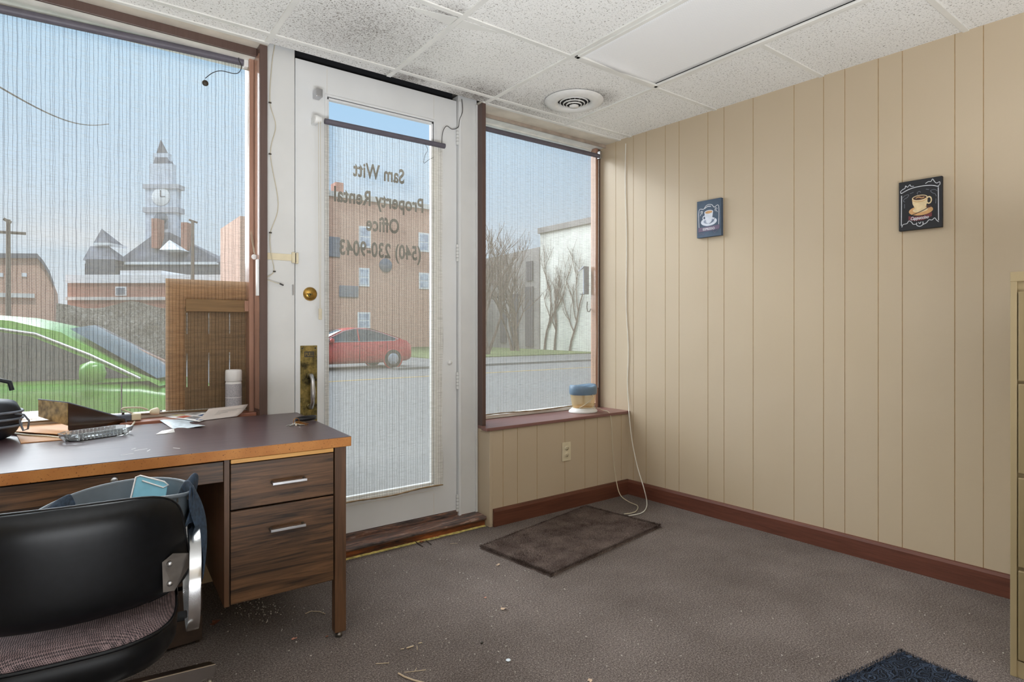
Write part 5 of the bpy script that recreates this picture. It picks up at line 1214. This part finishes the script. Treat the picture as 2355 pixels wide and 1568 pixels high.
# brick building left with sloping end
LY_ = 42.0
lb = empty('brick_warehouse', (at(40, 700, LY_).x, LY_, GZ), 0, 'brown brick building with curved roof end at the far left of the big window', 'building'); o_ = Vector(lb.location)
pts = [at(x, y, LY_)-o_ for x, y in ((-200, 586), (85, 588), (98, 602), (112, 625), (122, 650), (125, 700))]; pts = pts+[Vector((pts[-1].x, 0, 0)), Vector((pts[0].x, 0, 0))]
MB().prism(pts, (0, 14, 0)).build('walls', 'brick', lb)
pr_ = [at(x, y, LY_)-o_ for x, y in ((-200, 582), (86, 584), (100, 600), (114, 623), (124, 650))]; MB().prism(pr_+[p+Vector((0, 0, -.25)) for p in pr_[::-1]], (0, -.3, 0)).build('roof_edge', 'slate', lb)
a, b = at(-60, 682, LY_), at(80, 676, LY_); MB().box(a.x-o_.x, b.x-o_.x, -.3, 0, a.z-o_.z, b.z-o_.z).build('sill_course', 'stone_pale', lb)
for x0, x1 in ((50, 62), (-10, 8)):
    a, b = at(x0, 636, LY_), at(x1, 628, LY_); MB().box(a.x-o_.x, b.x-o_.x, -.1, .1, a.z-o_.z, b.z-o_.z).build('window', 'roof_trim', lb)
# bramble bank
a, b = at(128, 700, 30), at(600, 700, 30)
def bank(u, v):
    x = a.x+(b.x-a.x)*u; z = GZ+(a.z+(b.z-a.z)*u-GZ)*v; return (x, 30+1.2*v+.25*noise.noise(Vector((x*.9, z*1.3, 0))), z+(.3*noise.noise(Vector((x*.7, 4, 1))) if v > .95 else 0))
tag(MB().grid(bank, 60, 20).build('bramble_bank', 'bramble'), 'tangled dry bramble bank beyond the green car', 'shrubs', kind='stuff')
# utility poles and wire
def pole(label, px, ptop, Y, arms, w=.13):
    t = at(px, ptop, Y); e = empty('utility_pole', (t.x, Y, GZ), 0, label, 'pole', 'street utility poles'); H_ = t.z-GZ
    MB().tube([(0, 0, 0), (0, 0, H_)], [w, w*.7], 10).build('pole', 'pole_wood', e)
    for (pa, ya, pb, yb_) in arms:
        A0, B0 = at(pa, ya, Y)-e.location, at(pb, yb_, Y)-e.location; MB().tube([A0, B0], .07, 6).build('cross_arm', 'pole_wood', e)
    return e
pole('wooden utility pole with cross arm at the far left', 19, 505, 34, [(-8, 533, 60, 537), (8, 503, 26, 512)], .11)
pole('wooden utility pole standing before the courthouse roof', 443, 507, 44, [(434, 505, 454, 512)], .13)
w0, w1_ = at(-60, 165, 18), at(250, 285, 40)
tag(MB().tube([w0+(w1_-w0)*t+Vector((0, 0, -.5*math.sin(math.pi*t))) for t in [i/20 for i in range(21)]], .022, 6).build('overhead_wire', 'wire_black'), 'single dark overhead wire crossing the sky in the big window', 'wire')
# white rendered building on the right, seen side on
XW = 24.5
wbld = empty('white_building', (XW, 25, GZ), 0, 'white painted building side wall across the street with bare vines', 'building')
zw = 7.3-GZ
m = MB().prism([(0, -12, 0), (0, 4.7, 0), (0, 4.7, zw), (0, -12, zw+.3)], (12, 0, 0)); m.build('walls', 'render_white', wbld)
B(-.15, .1, -12, 4.8, zw, zw+.35).build('coping', 'render_grey', wbld)
mb = MB(); rnd = random.Random(4)
def vine(p, d, L, r, depth):
    pts = [Vector(p)]; q = Vector(p); dd = Vector(d)
    for i in range(7):
        dd = (dd+Vector((0, rnd.uniform(-.25, .25), rnd.uniform(-.05, .2)))).normalized(); q = q+dd*L/7; pts.append(Vector((-.08, q.y, q.z)))
    mb.tube(pts, [r*(1-.09*i) for i in range(8)], 5)
    if depth:
        for k in range(3): vine(pts[rnd.randint(2, 6)], (0, rnd.uniform(-1, 1), 1), L*.6, r*.55, depth-1)
for y_ in (1.8, 3.2, 4.2): vine((-.08, y_, 0), (0, rnd.uniform(-.1, .1), 1), 4.5, .07, 3)
mb.build('vines', 'bark', wbld)
gb = empty('grey_building', (XW, 30.2, GZ), 0, 'lower grey building beyond the white one with dark doorways', 'building')
MB().prism([(0, -.4, 0), (0, 9, 0), (0, 9, 6.45), (0, -.4, 6.75)], (12, 0, 0)).build('walls', 'render_grey', gb)
for (y0, y1, z0, z1) in ((.2, 1.0, .2, 4.2), (.25, .9, 4.6, 5.9), (1.8, 2.6, 0, 3.8), (3.2, 3.9, .4, 2.6)):
    B(-.08, .02, y0, y1, z0, z1).build('doorway', 'door_dark', gb)
# bare trees
def tree(label, x, y, H_, seed, name='bare_tree', n0=5):
    rnd = random.Random(seed); e = empty(name, (x, y, GZ), 0, label, 'tree', 'bare winter trees'); tr = MB(); br_ = MB()
    def grow(p, d, L, r, dep):
        pts = [p]; dd = d.normalized()
        for i in range(4):
            dd = (dd+Vector((rnd.uniform(-.12, .12), rnd.uniform(-.12, .12), .06))).normalized(); pts.append(pts[-1]+dd*L/4)
        (tr if dep >= 4 else br_).tube(pts, [r*(1-.11*i) for i in range(5)], 5 if dep < 3 else 7, cap=False)
        if dep > 0:
            for k in range(3 if dep > 1 else 4):
                j = rnd.choice((2, 3, 4)); nd = (dd+Vector((rnd.uniform(-.75, .75), rnd.uniform(-.75, .75), rnd.uniform(.0, .5)))).normalized()
                grow(pts[j], nd, L*rnd.uniform(.6, .78), r*.56, dep-1)
    for k in range(n0): grow(Vector((rnd.uniform(-.3, .3), rnd.uniform(-.3, .3), 0)), Vector((rnd.uniform(-.35, .35), rnd.uniform(-.35, .35), 1)), H_*.36, .09, 4)
    tr.build('trunk', 'bark', e); br_.build('branches', 'bark', e)
tree('tall bare tree at the left side of the narrow window', at(1125, 700, 26).x, 26, 8.2, 21)
tree('bare multi stemmed tree before the grey building', at(1180, 700, 29).x, 29, 6.4, 22)
# skyline behind so that no gap reaches the ground edge
tl_ = empty('tree_line', (10, 150, GZ), 0, 'distant blurred grey tree line on the horizon', 'trees', kind='stuff')
def tlf(u, v): x = -140+330*u; return (x, 0, (0 if v == 0 else 6+3*noise.noise(Vector((x*.08, 1, 0)))+1.5*noise.noise(Vector((x*.5, 1, 0)))))
MB().grid(tlf, 200, 1).build('foliage', 'bramble', tl_)

# ================================================================== LIGHT
w = bpy.data.worlds.new('World'); sc.world = w; w.use_nodes = True; nt = w.node_tree; nt.nodes.clear()
out = nt.nodes.new('ShaderNodeOutputWorld'); bgd = nt.nodes.new('ShaderNodeBackground'); nt.links.new(bgd.outputs[0], out.inputs[0])
tc = nt.nodes.new('ShaderNodeTexCoord'); sp_ = nt.nodes.new('ShaderNodeSeparateXYZ'); nt.links.new(tc.outputs['Generated'], sp_.inputs[0])
rp = nt.nodes.new('ShaderNodeValToRGB'); e_ = rp.color_ramp.elements
e_[0].position = 0.0; e_[0].color = lin((226, 232, 240)); e_[1].position = .8; e_[1].color = lin((140, 192, 240))
for p_, c_ in ((.10, (204, 222, 240)), (.25, (190, 220, 248)), (.42, (172, 216, 250))):
    x_ = e_.new(p_); x_.color = lin(c_)
nt.links.new(sp_.outputs[2], rp.inputs[0])
nz = nt.nodes.new('ShaderNodeTexNoise'); nz.inputs['Scale'].default_value = 3.2; nz.inputs['Detail'].default_value = 6
mp = nt.nodes.new('ShaderNodeMapping'); mp.inputs['Scale'].default_value = (1, 1, 3.5); nt.links.new(tc.outputs['Generated'], mp.inputs[0]); nt.links.new(mp.outputs[0], nz.inputs['Vector'])
cr = nt.nodes.new('ShaderNodeValToRGB'); cr.color_ramp.elements[0].position = .52; cr.color_ramp.elements[1].position = .72; nt.links.new(nz.outputs[0], cr.inputs[0])
mr_ = nt.nodes.new('ShaderNodeMapRange'); mr_.inputs[1].default_value = .05; mr_.inputs[2].default_value = .22; mr_.inputs[3].default_value = .8; mr_.inputs[4].default_value = 0; nt.links.new(sp_.outputs[2], mr_.inputs[0])
mu = nt.nodes.new('ShaderNodeMath'); mu.operation = 'MULTIPLY'; nt.links.new(cr.outputs[0], mu.inputs[0]); nt.links.new(mr_.outputs[0], mu.inputs[1])
mx = nt.nodes.new('ShaderNodeMix'); mx.data_type = 'RGBA'; nt.links.new(mu.outputs[0], mx.inputs[0]); nt.links.new(rp.outputs[0], mx.inputs[6]); mx.inputs[7].default_value = lin((244, 240, 240))
nt.links.new(mx.outputs[2], bgd.inputs[0]); bgd.inputs[1].default_value = 1.0

def sun(name, rot, strength, angle, col=(1, 1, 1)):
    l = bpy.data.lights.new(name, 'SUN'); l.energy = strength; l.angle = R(angle); l.color = col
    o = bpy.data.objects.new(name, l); COL.objects.link(o); o.rotation_euler = rot; return o
# light points along local -Z; rotation x tilts it
sun('skylight_street', (R(-54), 0, R(32)), 9.5, 70, (.93, .965, 1))          # bright open sky over the street, shining in
sun('sun_high', (R(38), R(10), R(-20)), 1.5, 4, (1, .97, .92))             # sun from behind the shop
def area(name, loc, rot, size, size_y, e, col=(1, 1, 1)):
    l = bpy.data.lights.new(name, 'AREA'); l.shape = 'RECTANGLE'; l.size = size; l.size_y = size_y; l.energy = e; l.color = col
    o = bpy.data.objects.new(name, l); COL.objects.link(o); o.location = loc; o.rotation_euler = rot; return o
sk = area('wall_fill', (.9, 4.75, 3.65), (0, 0, 0), 1.6, .6, 150, (.93, .965, 1))  # added area light above the window, brightens the panelled wall inside
sk.rotation_euler = (Vector((3.05, 2.3, 1.2))-sk.location).to_track_quat('-Z', 'Y').to_euler()
area('fill_back', (-.4, -1.9, 1.6), (R(80), 0, R(-20)), 3.4, 1.8, 9, (.94, .97, 1))  # added soft fill behind the camera, not a fitting of the room
area('ceiling_fill', (-.1, -.55, .06), (R(163), 0, R(-6)), 2.6, 1.7, 235, (.92, .96, 1)).data.spread = R(140)  # unseen fill near the floor, added to brighten the ceiling

sc.view_settings.view_transform = 'Standard'; sc.view_settings.look = 'None'; sc.view_settings.exposure = 0; sc.view_settings.gamma = 1
sc.cycles.use_denoising = True
sc.cycles.max_bounces = 10; sc.cycles.transparent_max_bounces = 16; sc.cycles.diffuse_bounces = 4
